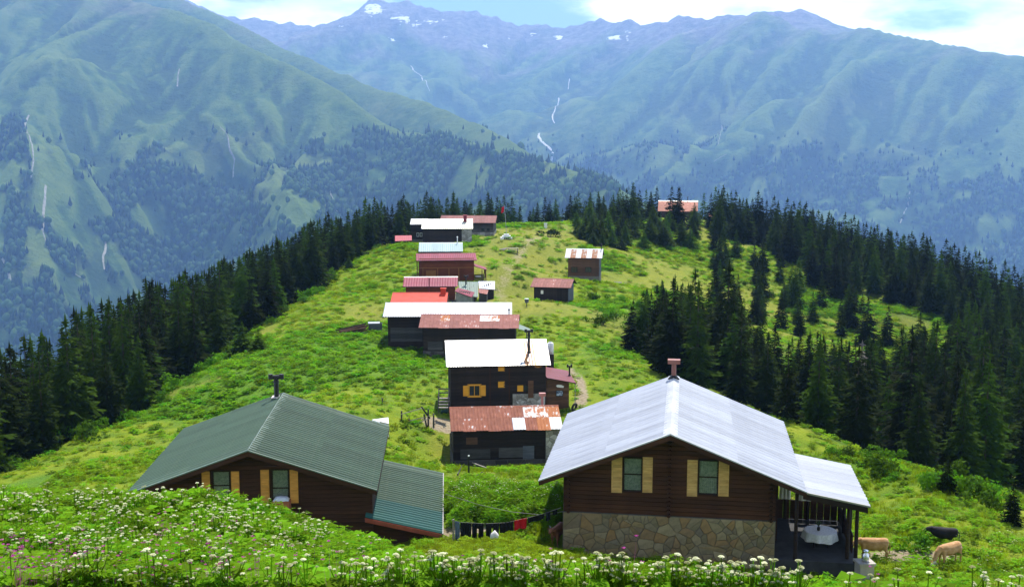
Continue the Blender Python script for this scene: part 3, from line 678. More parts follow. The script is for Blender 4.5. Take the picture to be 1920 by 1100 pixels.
def flue(parent, x, y, z, h, r=.09, mat=None, cowl='h', name='chimney'):
    mat = mat or M_DARKM; b = MB(); b.tube([(0,0,-.15),(0,0,.05),(0,0,.06),(0,0,h)], [r*1.5, r*1.5, r, r], 10)
    if cowl == 'h':
        b.tube([(0,0,h*.80),(0,0,h*.84)], [r*1.35]*2, 10); b.tube([(-r*2.3,0,h),(r*2.3,0,h)], [r*.9]*2, 10); b.tube([(-r*2.3,0,h-.1),(-r*2.3,0,h+.16)], [r*.95]*2, 8); b.tube([(r*2.3,0,h-.1),(r*2.3,0,h+.16)], [r*.95]*2, 8)
    elif cowl == 'box': b.box((-r*2.6, -r*1.7, h-.02), (r*2.6, r*1.7, h+.2))
    elif cowl == 'cap': b.tube([(0,0,h+.03),(0,0,h+.10),(0,0,h+.22)], [r*2, r*1.9, .01], 10)
    return b.build(name, mat, parent, False, (x, y, z))
class Frame:      # a building's own axes: origin o, x to the right, y away, yaw anticlockwise
    def __init__(s, o, yaw): s.o = np.array(o, float); s.yaw = yaw; s.c, s.s = math.cos(yaw), math.sin(yaw)
    def w(s, x, y, z): return np.array([s.o[0]+x*s.c-y*s.s, s.o[1]+x*s.s+y*s.c, s.o[2]+z])
    def px(s, x, y, z): return topx(*s.w(x, y, z))
    def xz(s, y, px, py):
        "local x and z of the point of the plane y that is seen at px,py"
        r = at(px, py, 1.0); n = (-s.s, s.c); k = (s.o[0]*n[0]+s.o[1]*n[1]+y)/(r[0]*n[0]+r[1]*n[1]); q = r*k-s.o
        return q[0]*s.c+q[1]*s.s, q[2]
def row_house(name, label, cat, pxL, pxR, pyB, pyE, pyR, D, yawd, depth, roof_mat, wall_mat, oh=.45, side=.35, nu=None, nv=1, pitch=.25, amp=.02, plank=None, found=.5, fmat=None, holes=(), vertical=False, matf=None, ragged=0, seed=1, cap=None, sideboards=0, group=None, pl_name='board', rear=1.0, under=None):
    fr = Frame(at(pxL, pyB, D), math.radians(yawd)); W_ = fr.xz(0, pxR, pyB)[0]
    hE = fr.xz(-oh, (pxL+pxR)/2, pyE)[1]; hR = fr.xz(depth/2, (pxL+pxR)/2, pyR)[1]; sl = (hR-hE)/(oh+depth/2)
    if name: print('%-14s W %.1f eave %.1f ridge %.1f slope %.0f' % (name, W_, hE, hR, math.degrees(math.atan(sl))))
    t = thing(name, label, cat, fr.o, fr.yaw, group); zb = -1.4; wt = hE+sl*oh-.06
    w = MB(); w.prism([(0, zb), (0, wt), (depth/2, wt+sl*depth/2), (depth, wt), (depth, zb)], 'x', .0, W_)
    wall = w.build('wall', under or wall_mat, t)
    if found:
        f = MB(); f.box((-.06, -.07, zb), (W_+.06, -.002, found)); f.box((-.06, 0, zb), (-.002, depth, found)); f.box((W_+.002, 0, zb), (W_+.06, depth, found)); fo = f.build('foundation', M_MORTAR, t)
        if W_/D > .035: stones(fo, -.06, W_+.06, -.9, found, -.072, int(W_*(found+.9)*3.2), fmat or M_RUBBLE, seed); stones(fo, -.05, depth, -.9, found, W_+.061, int(depth*(found+.9)*3), fmat or M_RUBBLE, seed+1, 'y', 1)
    rb = MB(); y0, y1, y2 = -oh, depth/2, depth+oh*rear; x0, x1 = -side, W_+side
    slab(rb, (x0, y0, hE), (x1, y0, hE), (x1, y1, hR), (x0, y1, hR), .05); slab(rb, (x0, y1+.004, hR), (x1, y1+.004, hR), (x1, y2, hR-sl*(y2-y1)), (x0, y2, hR-sl*(y2-y1)), -.05 if False else .05)
    roof = rb.build('roof', M_POST, t); nu = nu or max(3, int(W_/1.0))
    sheets(roof, (x0, y0, hE), (x1, y0, hE), (x1, y1, hR), (x0, y1, hR), roof_mat, nu, nv, pitch, amp, matf=matf, ragged=ragged, seed=seed)
    sheets(roof, (x1, y2, hR-sl*(y2-y1)), (x0, y2, hR-sl*(y2-y1)), (x0, y1, hR), (x1, y1, hR), roof_mat, max(2, nu//2), 1, pitch*2, amp, seed=seed+5)
    c = MB(); c.prism([(y1-.16, hR-.16*sl+.045), (y1, hR+.075), (y1+.16, hR-.16*sl+.045), (y1, hR+.03)], 'x', x0-.01, x1+.01); c.build('ridge_cap', cap or roof_mat, roof)
    if plank:
        topf = lambda x: wt-.01
        boards(wall, .0, W_, found if found > 0 else -.3, wt, -.001, plank, wall_mat, holes, topf, pl_name, vertical=vertical, seed=seed)
        if sideboards:
            f_ = lambda y: wt+sl*(depth/2-abs(y-depth/2))-.03
            boards(wall, 0, depth, found if found > 0 else -.3, wt+sl*depth/2, W_+.001 if sideboards > 0 else -.001, plank, wall_mat, (), f_, pl_name, vertical=vertical, seed=seed+2, axis='y', face=-1 if sideboards > 0 else 1)
    return t, fr, dict(W=W_, hE=hE, hR=hR, sl=sl, wall=wall, roof=roof, depth=depth, wt=wt)
# ================================================================== grey-roofed chalet in front
def chalet(name, label, X, Y0, yaw, ze, hl, hr, rise, L, wallpx, basepy, roofm, logm, nU, nV, pitch, amp, capm):
    fr = Frame((X, Y0, ze), -yaw); t = thing(name, label, 'house', (X, Y0, ze), -yaw); yw = 1.0
    xl = fr.xz(yw, wallpx[0], basepy)[0]; xr = fr.xz(yw, wallpx[1], basepy)[0]; zb = fr.xz(yw, (wallpx[0]+wallpx[1])/2, basepy)[1]
    slo = lambda x: rise*(1-(-x/hl if x < 0 else x/hr))
    w = MB(); w.prism([(xl, zb-1), (xr, zb-1), (xr, slo(xr)-.1), (0, rise-.1), (xl, slo(xl)-.1)], 'y', yw, L-.8); wall = w.build('wall', logm, t)
    rb = MB(); slab(rb, (0, 0, rise), (-hl, 0, 0), (-hl, L, 0), (0, L, rise), -.06); slab(rb, (hr, 0, 0), (0.003, 0, rise), (.003, L, rise), (hr, L, 0), -.06)
    roof = rb.build('roof', M_POST, t)
    sheets(roof, (-hl, L, 0), (-hl, 0, 0), (0, 0, rise), (0, L, rise), roofm, nU, nV, pitch, amp, seed=3)
    sheets(roof, (hr, 0, 0), (hr, L, 0), (0, L, rise), (0, 0, rise), roofm, nU, nV, pitch, amp, seed=4)
    for sgn, e in ((-1, hl), (1, hr)):      # verge boards under the roof edge and rafters
        v = MB(); v.hexa([(sgn*e, -.03, -.20), (0, -.03, rise-.24), (0, .0, rise-.24), (sgn*e, .0, -.20), (sgn*e, -.03, -.0), (0, -.03, rise-.005), (0, .0, rise-.005), (sgn*e, 0, -.0)]); v.build('verge_board', M_LOGB, t)
        v = MB(); v.hexa([(sgn*(e+.02), -.06, .0), (0, -.06, rise), (0, .09, rise), (sgn*(e+.02), .09, .0), (sgn*(e+.02), -.06, .055), (0, -.06, rise+.06), (0, .09, rise+.06), (sgn*(e+.02), .09, .055)]); v.build('verge_flashing', capm, roof)
        for yb in (0.0, L-.12):
            pass
        e_ = MB(); e_.box((sgn*e-.02, .1, -.14), (sgn*e+.02, L, -.005)); e_.build('eave_board', M_POST, t)
    n = int(L/1.0)
    for i in range(n):      # ridge cap pieces
        c = MB(); y0, y1 = L*i/n, L*(i+1)/n+(.06 if i < n-1 else 0); k = .32; h0 = .055+.004*(i % 2)
        c.face([(-k, y0, rise-k*rise/hl+h0), (0, y0, rise+h0+.02), (0, y1, rise+h0+.026), (-k, y1, rise-k*rise/hl+h0+.006)]); c.face([(0, y0, rise+h0+.02), (k, y0, rise-k*rise/hr+h0), (k, y1, rise-k*rise/hr+h0+.006), (0, y1, rise+h0+.026)])
        c.build('ridge_cap', capm, roof)
    return t, fr, dict(xl=xl, xr=xr, zb=zb, slo=slo, wall=wall, roof=roof, yw=yw, rise=rise, hl=hl, hr=hr, L=L)
tA, fA, A = chalet('chalet', 'dark log chalet with silver grey sheet roof, stone base and an open porch', 7.059, 51, .148, -15.708, 5.9, 6.01, 2.39, 13.1, (1056, 1451), 1045, M_ROOFA, M_LOG, 13, 2, .45, .04, m_metal('bright_flashing', (.40,.41,.43), .1, .55, .1, .3, (.4,.3,.24)))
zst = fA.xz(1.0, 1250, 966)[1]; xl, xr, zb, yw = A['xl'], A['xr'], A['zb'], A['yw']
st = MB(); st.box((xl-.02, yw-.12, zb-1.2), (xr+.02, yw-.004, zst)); stw = st.build('stone_wall', M_MORTAR, tA); stones(stw, xl, xr, zb-.25, zst, yw-.122, 165, M_FLAG, 4, shrink=.016)
def win_px(fr, y, a, b, c, d):
    x0, z1 = fr.xz(y, a, b); x1, z0 = fr.xz(y, c, d); return x0, x1, min(z0, z1), max(z0, z1)
wins = [((1171,858,1202,919), (1147,1166), (1205,1223), (856,923)), ((1312,863,1344,925), (1289,1307), (1348,1366), (861,930))]
holes = []
for (g, s1, s2, sy) in wins:
    x0, x1, z0, z1 = win_px(fA, yw, *g); holes.append((x0-.07, x1+.07, z0-.07, z1+.07))
boards(A['wall'], xl, xr, zst+.02, A['rise']-.15, yw-.001, .20, M_LOG, holes, lambda x: A['slo'](x)-.12, 'log', th=.05, seed=2, gap=.022)
for (g, s1, s2, sy), hq in zip(wins, holes):
    x0, x1, z0, z1 = win_px(fA, yw-.05, *g); window(tA, (x0+x1)/2, z0, x1-x0, z1-z0, yw-.045, None, True, .5)
    for s_ in (s1, s2):
        a, b, c, d = win_px(fA, yw-.06, s_[0], sy[0], s_[1], sy[1]); shutter(tA, (a+b)/2, c, b-a, d-c, yw-.062, M_SHUT2, 11)
for px_, top_ in ((1066, None), (1254, None), (1446, None)):     # crossing log ends at the wall joints
    x = fA.xz(yw-.1, px_, 950)[0]; z1 = min(A['slo'](x)-.15, 9); z0 = zst-.05; b = MB(); n = int((z1-z0)/.2)
    for i in range(n): b.tube([(x, yw-.25, z0+.1+i*.2), (x, yw-.05, z0+.1+i*.2)], .085, 8)
    b.build('log_joint', M_LOGB, tA)
flue(tA, 0, 12.3, 2.30, .95, .13, m_metal('rusty_red_flue', (.22,.085,.065), .15, .6, .1), 'box')
sk = MB(); sk.tube([(0,0,0),(0,0,.22)], [.33,.16], 12); sk.build('flue_collar', M_DARKM, A['roof'], True, (0, 12.3, 2.36))
# lean-to porch on the right
y0, y1 = .25, 6.9; e_in = (A['hr']-.12)
def hz_(y, px, py): return fA.xz(y, px, py)
xo, zo = hz_(y0, 1632, 950); xo2, zo2 = hz_(y1, 1590, 858); xi, zi = hz_(y0, 1508, 919)
print('porch', xo, zo, xo2, zo2, xi, zi, 'zb', zb, 'stone', zst, 'xl xr', xl, xr)
zo_ = zo; xo_ = xo
pr = MB(); slab(pr, (xo_, y0, zo_), (xo_, y1, zo_), (e_in, y1, -.08), (e_in, y0, -.08), .05); proof = pr.build('porch_roof', M_POST, tA)
sheets(proof, (xo_, y0, zo_), (xo_, y1, zo_), (e_in, y1, -.08), (e_in, y0, -.08), M_ROOFA, 7, 1, .45, .04, seed=8)
v = MB(); v.hexa([(e_in, y0-.06, -.10), (xo_, y0-.06, zo_-.02), (xo_, y0+.06, zo_-.02), (e_in, y0+.06, -.10), (e_in, y0-.06, -.02), (xo_, y0-.06, zo_+.055), (xo_, y0+.06, zo_+.055), (e_in, y0+.06, -.02)]); v.build('verge_flashing', M_RIM, proof)
v = MB(); v.hexa([(e_in, y0-.03, -.36), (xo_-.1, y0-.03, zo_-.28), (xo_-.1, y0+.1, zo_-.28), (e_in, y0+.1, -.36), (e_in, y0-.03, -.12), (xo_-.1, y0-.03, zo_-.06), (xo_-.1, y0+.1, zo_-.06), (e_in, y0+.1, -.12)]); v.build('porch_beam', M_POST, tA)
xs_in = xr+.02; zfl = zb+.25
fl = MB(); fl.box((xs_in, yw-.2, zb-1.5), (xo_-.25, y1, zfl)); fl.build('porch_floor', m_simple('dark_worn_concrete', [(.3, (.03,.03,.03)), (.7, (.06,.06,.06))], 2, kind='obj'), tA)
def pslo(x): return -.08+(zo_+.08)*(x-e_in)/(xo_-e_in)
for (x, y) in ((e_in-.2, yw-.1), (xo_-.45, yw-.1), (xo_-.75, yw+.4), (xo_-.45, 3.0), (xo_-.45, 5.0), (xo_-.45, y1-.2), (e_in+.9, y1-.2), (e_in-.2, y1-.2)):
    b = MB(); b.tube([(x, y, zfl), (x, y, pslo(max(x, e_in))-.1)], [.09, .08], 8); b.build('post', M_POST, tA)
def run(a, b, r, nm, mat=M_POST, par=tA): m = MB(); m.tube([a, b], r, 6); return m.build(nm, mat, par)
for z in (.45, .9): run((xo_-.45, yw+.9, zfl+z), (xo_-.45, y1-.2, zfl+z), .04, 'rail')
run((xo_-.45, yw-.1, zo_-.35), (xo_-.45, y1-.2, zo_-.35), .08, 'porch_beam')
for i in range(14):
    y = yw+1.0+i*(y1-yw-1.3)/14; b = MB(); b.box((xo_-.47, y, zfl+.05), (xo_-.43, y+(y1-yw-1.3)/14-.012, zfl+.88)); b.build('rail_board', M_LOGB, tA)
for i in range(10):
    x = xs_in+.15+i*(xo_-xs_in-.7)/10; b = MB(); b.box((x, y1-.22, zfl+.02), (x+(xo_-xs_in-.7)/10-.012, y1-.18, zfl+1.0)); b.build('rail_board', M_LOGB, tA)
b = MB(); b.box((xs_in-.3, yw+2.4, zfl), (xs_in-.02+.3, y1, -.45)); b.build('inner_wall', M_LOGB, tA)
for (xa, xb, za, zc) in ((.8, 1.35, 1.05, 1.75), (1.7, 2.7, 1.0, 1.8), (3.0, 3.9, 1.0, 1.75)):
    b = MB(); n = 10
    for i in range(n):
        u0, u1 = xs_in+xa-.2+(xb-xa)*i/n, xs_in+xa-.2+(xb-xa)*(i+1)/n; b.face([(u0, y1-.3+.03*math.sin(i*2), zfl+za), (u1, y1-.3+.03*math.sin(i*2+2), zfl+za), (u1, y1-.3+.03*math.sin(i*2+2), zfl+zc), (u0, y1-.3+.03*math.sin(i*2), zfl+zc)])
    b.build('awning_cloth', M_WHITEP, tA)
# table with a cloth on the porch
tx, tz = fA.xz(3.0, 1538, 985); tw = fA.w(tx, 3.0, zfl)
tb = thing('table', 'round table with a white tablecloth and a vase under the porch roof', 'table', tw, 0)
b = MB(); b.tube([(0,0,.70),(0,0,.74)], .72, 20); b.build('tabletop', M_POST, tb)
for a in range(4): b = MB(); b.tube([(.45*math.cos(a*1.57+.7), .45*math.sin(a*1.57+.7), 0), (.42*math.cos(a*1.57+.7), .42*math.sin(a*1.57+.7), .7)], .03, 6); b.build('leg', M_POST, tb)
b = MB(); n = 40; ring = []
for (r, z, wv) in ((0, .752, 0), (.70, .752, 0), (.76, .735, .2), (.80, .55, 1), (.83, .36, 1.6)):
    ring.append([((r+.03*wv*math.sin(9*6.283*k/n))*math.cos(6.283*k/n), (r+.03*wv*math.sin(9*6.283*k/n))*math.sin(6.283*k/n), z-.02*wv*math.sin(4*6.283*k/n)) for k in range(n)])
for i in range(4):
    for k in range(n): b.face([ring[i][k], ring[i][(k+1) % n], ring[i+1][(k+1) % n], ring[i+1][k]])
cl = b.build('tablecloth', m_simple('white_lace_cloth', [(.35, (.55,.57,.6)), (.65, (.75,.76,.78))], 12, kind='obj'), None, True, tw); tag(cl, 'white lace cloth hanging over the round porch table', 'tablecloth')
b = MB(); b.tube([(0,0,0),(0,0,.05),(0,0,.16),(0,0,.24)], [.05,.075,.07,.03], 10)
vs = b.build('vase', M_DARKM, None, True, tw+np.array((-.1,-.1,.76))); tag(vs, 'dark vase with sprigs standing on the porch tablecloth', 'vase')
b = MB()
for k in range(12): b.tube([(0,0,0), (random.uniform(-.16,.16), random.uniform(-.16,.16), random.uniform(.12,.3))], [.006,.02], 4)
b.build('sprigs', m_simple('sprig_green', [(.3, (.02,.05,.02)), (.7, (.10,.14,.06))], 8, kind='obj'), vs, False, (0,0,.22))
for (px_, py_, sx) in ((1516, 983, .16), (1560, 992, .14)):
    pass
# stone pedestal with a metal can by the porch corner
pc = fA.w(xo_-.15, yw-.75, zb+.15)
pd = thing('stone_pedestal', 'square rough stone pedestal at the front corner of the porch', 'pedestal', pc, .1)
b = MB(); b.box((-.32,-.32,-1.6), (.32,.32,.35)); b.build('column', M_CONC, pd); b = MB(); b.box((-.38,-.38,.35), (.38,.38,.45)); b.build('cap', M_CONC, pd)
b = MB(); b.tube([(0,0,0),(0,0,.05),(0,0,.3),(0,0,.38),(0,0,.42),(0,0,.50)], [.15,.16,.16,.09,.09,.12], 14); cn = b.build('milk_can', m_metal('tinned_can', (.6,.62,.66), .08, .25, .8), None, True, pc+np.array((0.03,0,.45))); tag(cn, 'shiny metal milk can on the stone pedestal by the porch', 'can')
b = MB(); b.tube([(-.12,0,.4),(-.2,0,.34),(-.19,0,.22)], .015, 6); b.tube([(.12,0,.4),(.2,0,.34),(.19,0,.22)], .015, 6); b.build('handle', M_DARKM, cn)
# ================================================================== green-roofed chalet on the left
tB, fB, B = chalet('chalet', 'dark boarded chalet with green corrugated roof behind the flowering bank', -12.04, 52, -.056, -16.295, 5.51, 5.82, 1.958, 11.9, (262, 700), 1035, M_ROOFB, M_LOGB, 12, 2, .40, .085, M_CAPB)
wB = [((400,884,431,935), (378,395), (433,450), (883,935)), ((511,881,541,938), (488,506), (543,560), (880,942))]
holes = []
for (g, s1, s2, sy) in wB:
    x0, x1, z0, z1 = win_px(fB, B['yw'], *g); holes.append((x0-.07, x1+.07, z0-.07, z1+.07))
boards(B['wall'], B['xl'], B['xr'], B['zb']-.2, B['rise']-.15, B['yw']-.001, .20, M_LOGB, holes, lambda x: B['slo'](x)-.12, 'board', th=.04, seed=6, gap=.015)
for k, (g, s1, s2, sy) in enumerate(wB):
    x0, x1, z0, z1 = win_px(fB, .95, *g); window(tB, (x0+x1)/2, z0, x1-x0, z1-z0, .955, None, True, .42 if k else .5)
    for s_ in (s1, s2):
        a, b, c, d = win_px(fB, .94, s_[0], sy[0], s_[1], sy[1]); shutter(tB, (a+b)/2, c, b-a, d-c, .938, M_SHUT, 13)
flue(tB, -.25, 11.0, 1.75, 1.35, .13, M_DARKM, 'h')
sk = MB(); sk.box((-.3,-.3,0), (.3,.3,.03)); o = sk.build('flue_collar', m_metal('pale_flashing', (.6,.52,.48), .1, .5, .3), B['roof'], False, (-.2, 11.0, 1.98))
bx, bz = fB.xz(.6, 527, 934); bw = fB.w(bx, .72, bz)
b = MB(); n = 12; V = []
for i in range(n+1):
    for j in range(9):
        u = i/n*2-1; v_ = j/8*2-1; V.append((u*.36, v_*.22, .17*(max(0, 1-abs(u)**2.5)*max(0, 1-abs(v_)**3))**.5+.012*math.sin(9*u+5*v_)))
b.v = V; b.f = [(i*9+j, (i+1)*9+j, (i+1)*9+j+1, i*9+j+1) for i in range(n) for j in range(8)]; b.m = [0]*len(b.f)
pl = b.build('pillow', m_simple('white_blue_cotton', [(.3, (.62,.66,.8)), (.7, (.74,.78,.86))], 4, kind='obj'), None, True, bw-np.array((0,0,.1))); tag(pl, 'white pillow airing on the open window sill of the green-roofed chalet', 'pillow')
b = MB(); b.box((-.40,-.25,-1.0), (.40,.22,-.012)); cr_ = b.build('window_bench', m_simple('terracotta_cloth', [(.3, (.30,.09,.05)), (.7, (.42,.14,.09))], 3, kind='obj'), None, False, bw-np.array((0,0,.1))); tag(cr_, 'reddish brown cloth-covered bench under the pillow at the chalet window', 'bench')
xa, za = fB.xz(.0, 693, 969); xb_, zb_ = fB.xz(0, 829, 1000); xc, zc = fB.xz(7.6, 836, 869); xd, zd = fB.xz(7.6, 726, 847); print('B leanto', xa, za, xb_, zb_, xc, zc, xd, zd)
yf = .5; xa = B['hr']-.6; xb_, zb_ = fB.xz(yf, 829, 1000); za = fB.xz(yf, 700, 969)[1]+.0; xc, zc = fB.xz(7.4, 836, 869); yB2 = 10.4; sl_ = (zb_-za)/(xb_-xa); zt = za
pr = MB(); slab(pr, (xb_, yf, zb_), (xb_, yB2, zb_), (xa, yB2, zt), (xa, yf, zt), .05); lr = pr.build('lean_to_roof', M_POST, tB)
def mf(iu, iv): return M_ROOFB2 if iu < 3 else M_ROOFB
sheets(lr, (xb_, yf, zb_), (xb_, yB2, zb_), (xa, yB2, zt), (xa, yf, zt), M_ROOFB, 10, 1, .40, .085, matf=mf, seed=11)
v = MB(); v.hexa([(xa, yf-.04, zt-.22), (xb_, yf-.04, zb_-.22), (xb_, yf, zb_-.22), (xa, yf, zt-.22), (xa, yf-.04, zt-.02), (xb_, yf-.04, zb_-.02), (xb_, yf, zb_-.02), (xa, yf, zt-.02)]); v.build('verge_board', m_simple('red_brown_fascia', [(.3, (.22,.05,.03)), (.7, (.32,.08,.05))], 2, kind='obj'), tB)
v = MB(); v.box((xb_, yf-.02, zb_-.12), (xb_+.06, yB2+.02, zb_+.02)); v.build('gutter', M_RIM, tB)
v = MB(); v.prism([(xa+.1, B['zb']-1), (xb_-.35, B['zb']-1), (xb_-.35, zb_+.0), (xa+.1, zt-.12)], 'y', yf+.7, yB2-.2); lw = v.build('lean_to_wall', M_LOGB, tB)
boards(lw, xa+.15, xb_-.35, B['zb']-.2, zb_-.05, yf+.699, .22, M_LOGB, (), None, 'board', seed=9)
# ================================================================== the row of huts up the ridge
def mfC(iu, iv):
    if iu >= 7: return M_RUSTW
    if iv == 1 and iu == 6: return M_RUSTW
    if iv == 0 and iu == 5: return M_PALE
    return M_RUST
tC, fC, C = row_house('shed', 'low black plank shed with patched rusty roof below the white-roofed house', 'shed', 850, 1049, 872, 806, 762, 80, 5, 4.6, M_RUST, M_BLACK, nu=9, nv=2, plank=.30, found=.35, matf=mfC, ragged=.06, seed=21, cap=M_RUST, holes=(), side=.18)
Wc = C['W']
for (xa, xb_, za, zb_, m_, nm) in ((.5, 2.6, .45, 1.15, M_GREYW, 'grey_panel'), (3.2, 4.9, .5, 1.2, M_GREYW, 'grey_panel'), (4.9, 5.7, .35, 1.3, M_BLUEW, 'tin_panel'), (5.8, 6.6, .3, 1.25, M_BLACK, 'door'), (.9, 1.7, 1.5, 2.0, M_BROWN, 'hatch')):
    b = MB(); b.box((xa, -.075, za), (xb_, -.045, zb_)); b.build(nm, m_, tC)
b = MB(); b.box((Wc-1.0, -.10, -.5), (Wc+.02, -.05, C['wt']-.1)); o = b.build('block_wall', m_simple('grey_blocks', [(.3, (.12,.13,.13)), (.7, (.22,.23,.22))], 2, kind='obj'), tC); stones(o, Wc-1.0, Wc, -.3, C['wt']-.12, -.101, 26, M_PALEST, 5)
b = MB(); b.tube([(-.18,-.14,-1),(-.18,-.14,C['hE']-.2)], .07, 7); b.build('corner_post', M_GREYW, tC); flue(tC, Wc-.9, 3.0, C['hR']-.5, 1.1, .09, m_metal('pinkish_flue', (.45,.2,.18), .1, .6, .1), 'box')
def mfD(iu, iv): return M_RUNOFF if iu == 6 else M_WHITE
tD, fD, Dd = row_house('house', 'two-storey dark house with bright white roof and yellow shutters', 'house', 845, 1023, 775, 686, 638, 92, 5, 5.6, M_WHITE, M_BLACK, nu=8, nv=1, pitch=.2, plank=.25, found=0, seed=31, side=.35, cap=M_WHITE, matf=mfD)
Wd = Dd['W']
def zx(fr, a, b, c, d, y=-.06): x0, z1 = fr.xz(y, a, b); x1, z0 = fr.xz(y, c, d); return x0, x1, z0, z1
for (g, side_) in (((880,723,899,741), 2), ((934,685,947,695), 1), ((934,715,947,726), 1), ((981,722,989,733), 0)):
    x0, x1, z0, z1 = zx(fD, *g)
    if side_ == 2:
        window(tD, (x0+x1)/2, z0, x1-x0, z1-z0, -.05, M_YELLOW, False, 0, True); sw = .42
        shutter(tD, x0-.08-sw/2, z0-.03, sw, z1-z0+.06, -.07, M_YELLOW, 4); shutter(tD, x1+.08+sw/2, z0-.03, sw, z1-z0+.06, -.07, M_YELLOW, 4)
        b = MB(); b.box((x0-.15, -.09, z0-.14), (x1+.15, -.06, z0-.07)); b.build('sill', M_YELLOW, tD); b = MB(); b.box((x0-.15, -.09, z1+.07), (x1+.15, -.06, z1+.13)); b.build('lintel', M_YELLOW, tD)
    elif side_ == 1:
        hh = z1-z0; w_ = x1-x0; b = MB(); b.prism([(x0, z0), (x1, z0), (x1-.14, z0+hh*.25), (x1, z0+hh*.38), (x1-.16, z0+hh*.5), (x1, z0+hh*.64), (x1-.12, z0+hh*.78), (x1, z1), (x0, z1)], 'y', -.085, -.045); b.build('shutter', M_YELLOW, tD)
    else: b = MB(); b.box((x0-.5, -.06, z0-.1), (x1+.35, -.045, z1+.1)); o = b.build('window', M_POST, tD); b = MB(); b.box((x0-.48, -.075, z0), (x1-.35, -.062, z1)); b.build('shutter', M_YELLOW, o); b = MB(); b.box((x1-.3, -.07, z0), (x1+.3, -.062, z1)); b.build('pane', M_GLASS, o)
x0, x1, z0, z1 = zx(fD, 961, 738, 1022, 768); b = MB(); b.box((x0, -.10, z0-1), (x1, -.047, z1)); o = b.build('stone_wall', M_MORTAR, tD); stones(o, x0, x1, z0-.8, z1, -.101, 55, M_PALEST, 8, depth=(.02,.05))
x0, x1, z0, z1 = zx(fD, 990, 713, 1000, 745); b = MB(); b.box((x0, -.17, z0), (x1, -.11, z1)); b.build('door', M_BROWN, tD)
sx, sz = fD.xz(-.1, 1009, 686); b = MB(); b.v = []; pts_ = [(.33*math.cos(a*6.283/18), .16*math.sin(a*6.283/18)) for a in range(18)]; b.prism(pts_, 'y', -.03, 0)
sg = b.build('oval_sign', M_HONEY, tD, False, (sx, -.06, sz)); b = MB(); b.prism([(.25*math.cos(a*6.283/18), .10*math.sin(a*6.283/18)) for a in range(18)], 'y', -.036, -.031); b.build('sign_face', m_simple('orange_brown_lettering', [(.45, (.55,.25,.05)), (.55, (.16,.05,.02))], 14, kind='obj'), sg)
fx, fy = Wd-1.25, 1.2; flue(tD, fx, fy, Dd['hE']+Dd['sl']*(fy+.45), 1.75, .11, M_DARKM, 'h')
for px_ in (955, 919): x = fD.xz(-.08, px_, 740)[0]; b = MB(); b.box((x-.04, -.1, -.3), (x+.04, -.045, Dd['wt']-.1)); b.build('batten', M_LOGB, tD)
b = MB(); b.tube([(-.12,-.12,-.6),(-.12,-.12,Dd['hE']-.1)], .06, 6); b.build('downpipe', M_DARKM, tD)
# maroon-roofed annex on its right side
xo, zo = fD.xz(-.3, 1080, 718); zi = fD.xz(-.3, 1026, 708)[1]; xw = Wd+.05; xwr = fD.xz(0, 1067, 760)[0]
tan_ = thing('annex', 'small brown boarded annex with sloping maroon roof beside the white-roofed house', 'annex', fD.o, fD.yaw)
b = MB(); b.prism([(xw, -1.5), (xwr, -1.5), (xwr, zo+.12), (xw, zi-.1)], 'y', .15, 4.4); aw = b.build('wall', M_BROWN, tan_); boards(aw, xw, xwr, -.3, zi-.2, .149, .24, M_BROWN, (), lambda x: zi+(zo-zi)*(x-xw)/(xo-xw)-.08, 'board', seed=4)
b = MB(); slab(b, (xo, -.3, zo), (xo, 4.7, zo), (xw, 4.7, zi), (xw, -.3, zi), .05); ar = b.build('roof', M_POST, tan_); sheets(ar, (xo, -.3, zo), (xo, 4.7, zo), (xw, 4.7, zi), (xw, -.3, zi), M_MAROON2, 5, 1, .3, .015, seed=2)
b = MB(); b.box((xw-.02, .05, -1.5), (xwr+.05, .12, -.25)); b.build('plinth', M_CONC, tan_)
sx, sz = fD.xz(.08, 1050, 724); b = MB(); b.prism([(-.32,.05),(-.22,-.06),(.26,-.12),(.34,.0),(.1,.12),(-.2,.14)], 'y', -.04, 0); b.build('sign', M_WHITEP, tan_, False, (sx, .12, sz))
sx, sz = fD.xz(.08, 1049, 737); b = MB(); b.box((-.3,-.02,-.25),(.3,.0,.25)); w_ = b.build('window', M_POST, tan_, False, (sx, .11, sz)); b = MB(); b.box((-.26,-.03,-.2),(.26,-.021,.2)); b.build('pane', m_simple('pale_blue_pane', [(.45, (.05,.07,.12)), (.6, (.45,.52,.65))], 3, .2, kind='obj'), w_)
b = MB(); b.tube([(xo-.05, -.2, -1.2), (xo-.05, -.2, zo-.03)], .03, 6); b.build('post', M_PALEW, tan_); flue(tan_, xwr+.35, 2.4, zo+.1, .75, .07, M_DARKM, 'h')
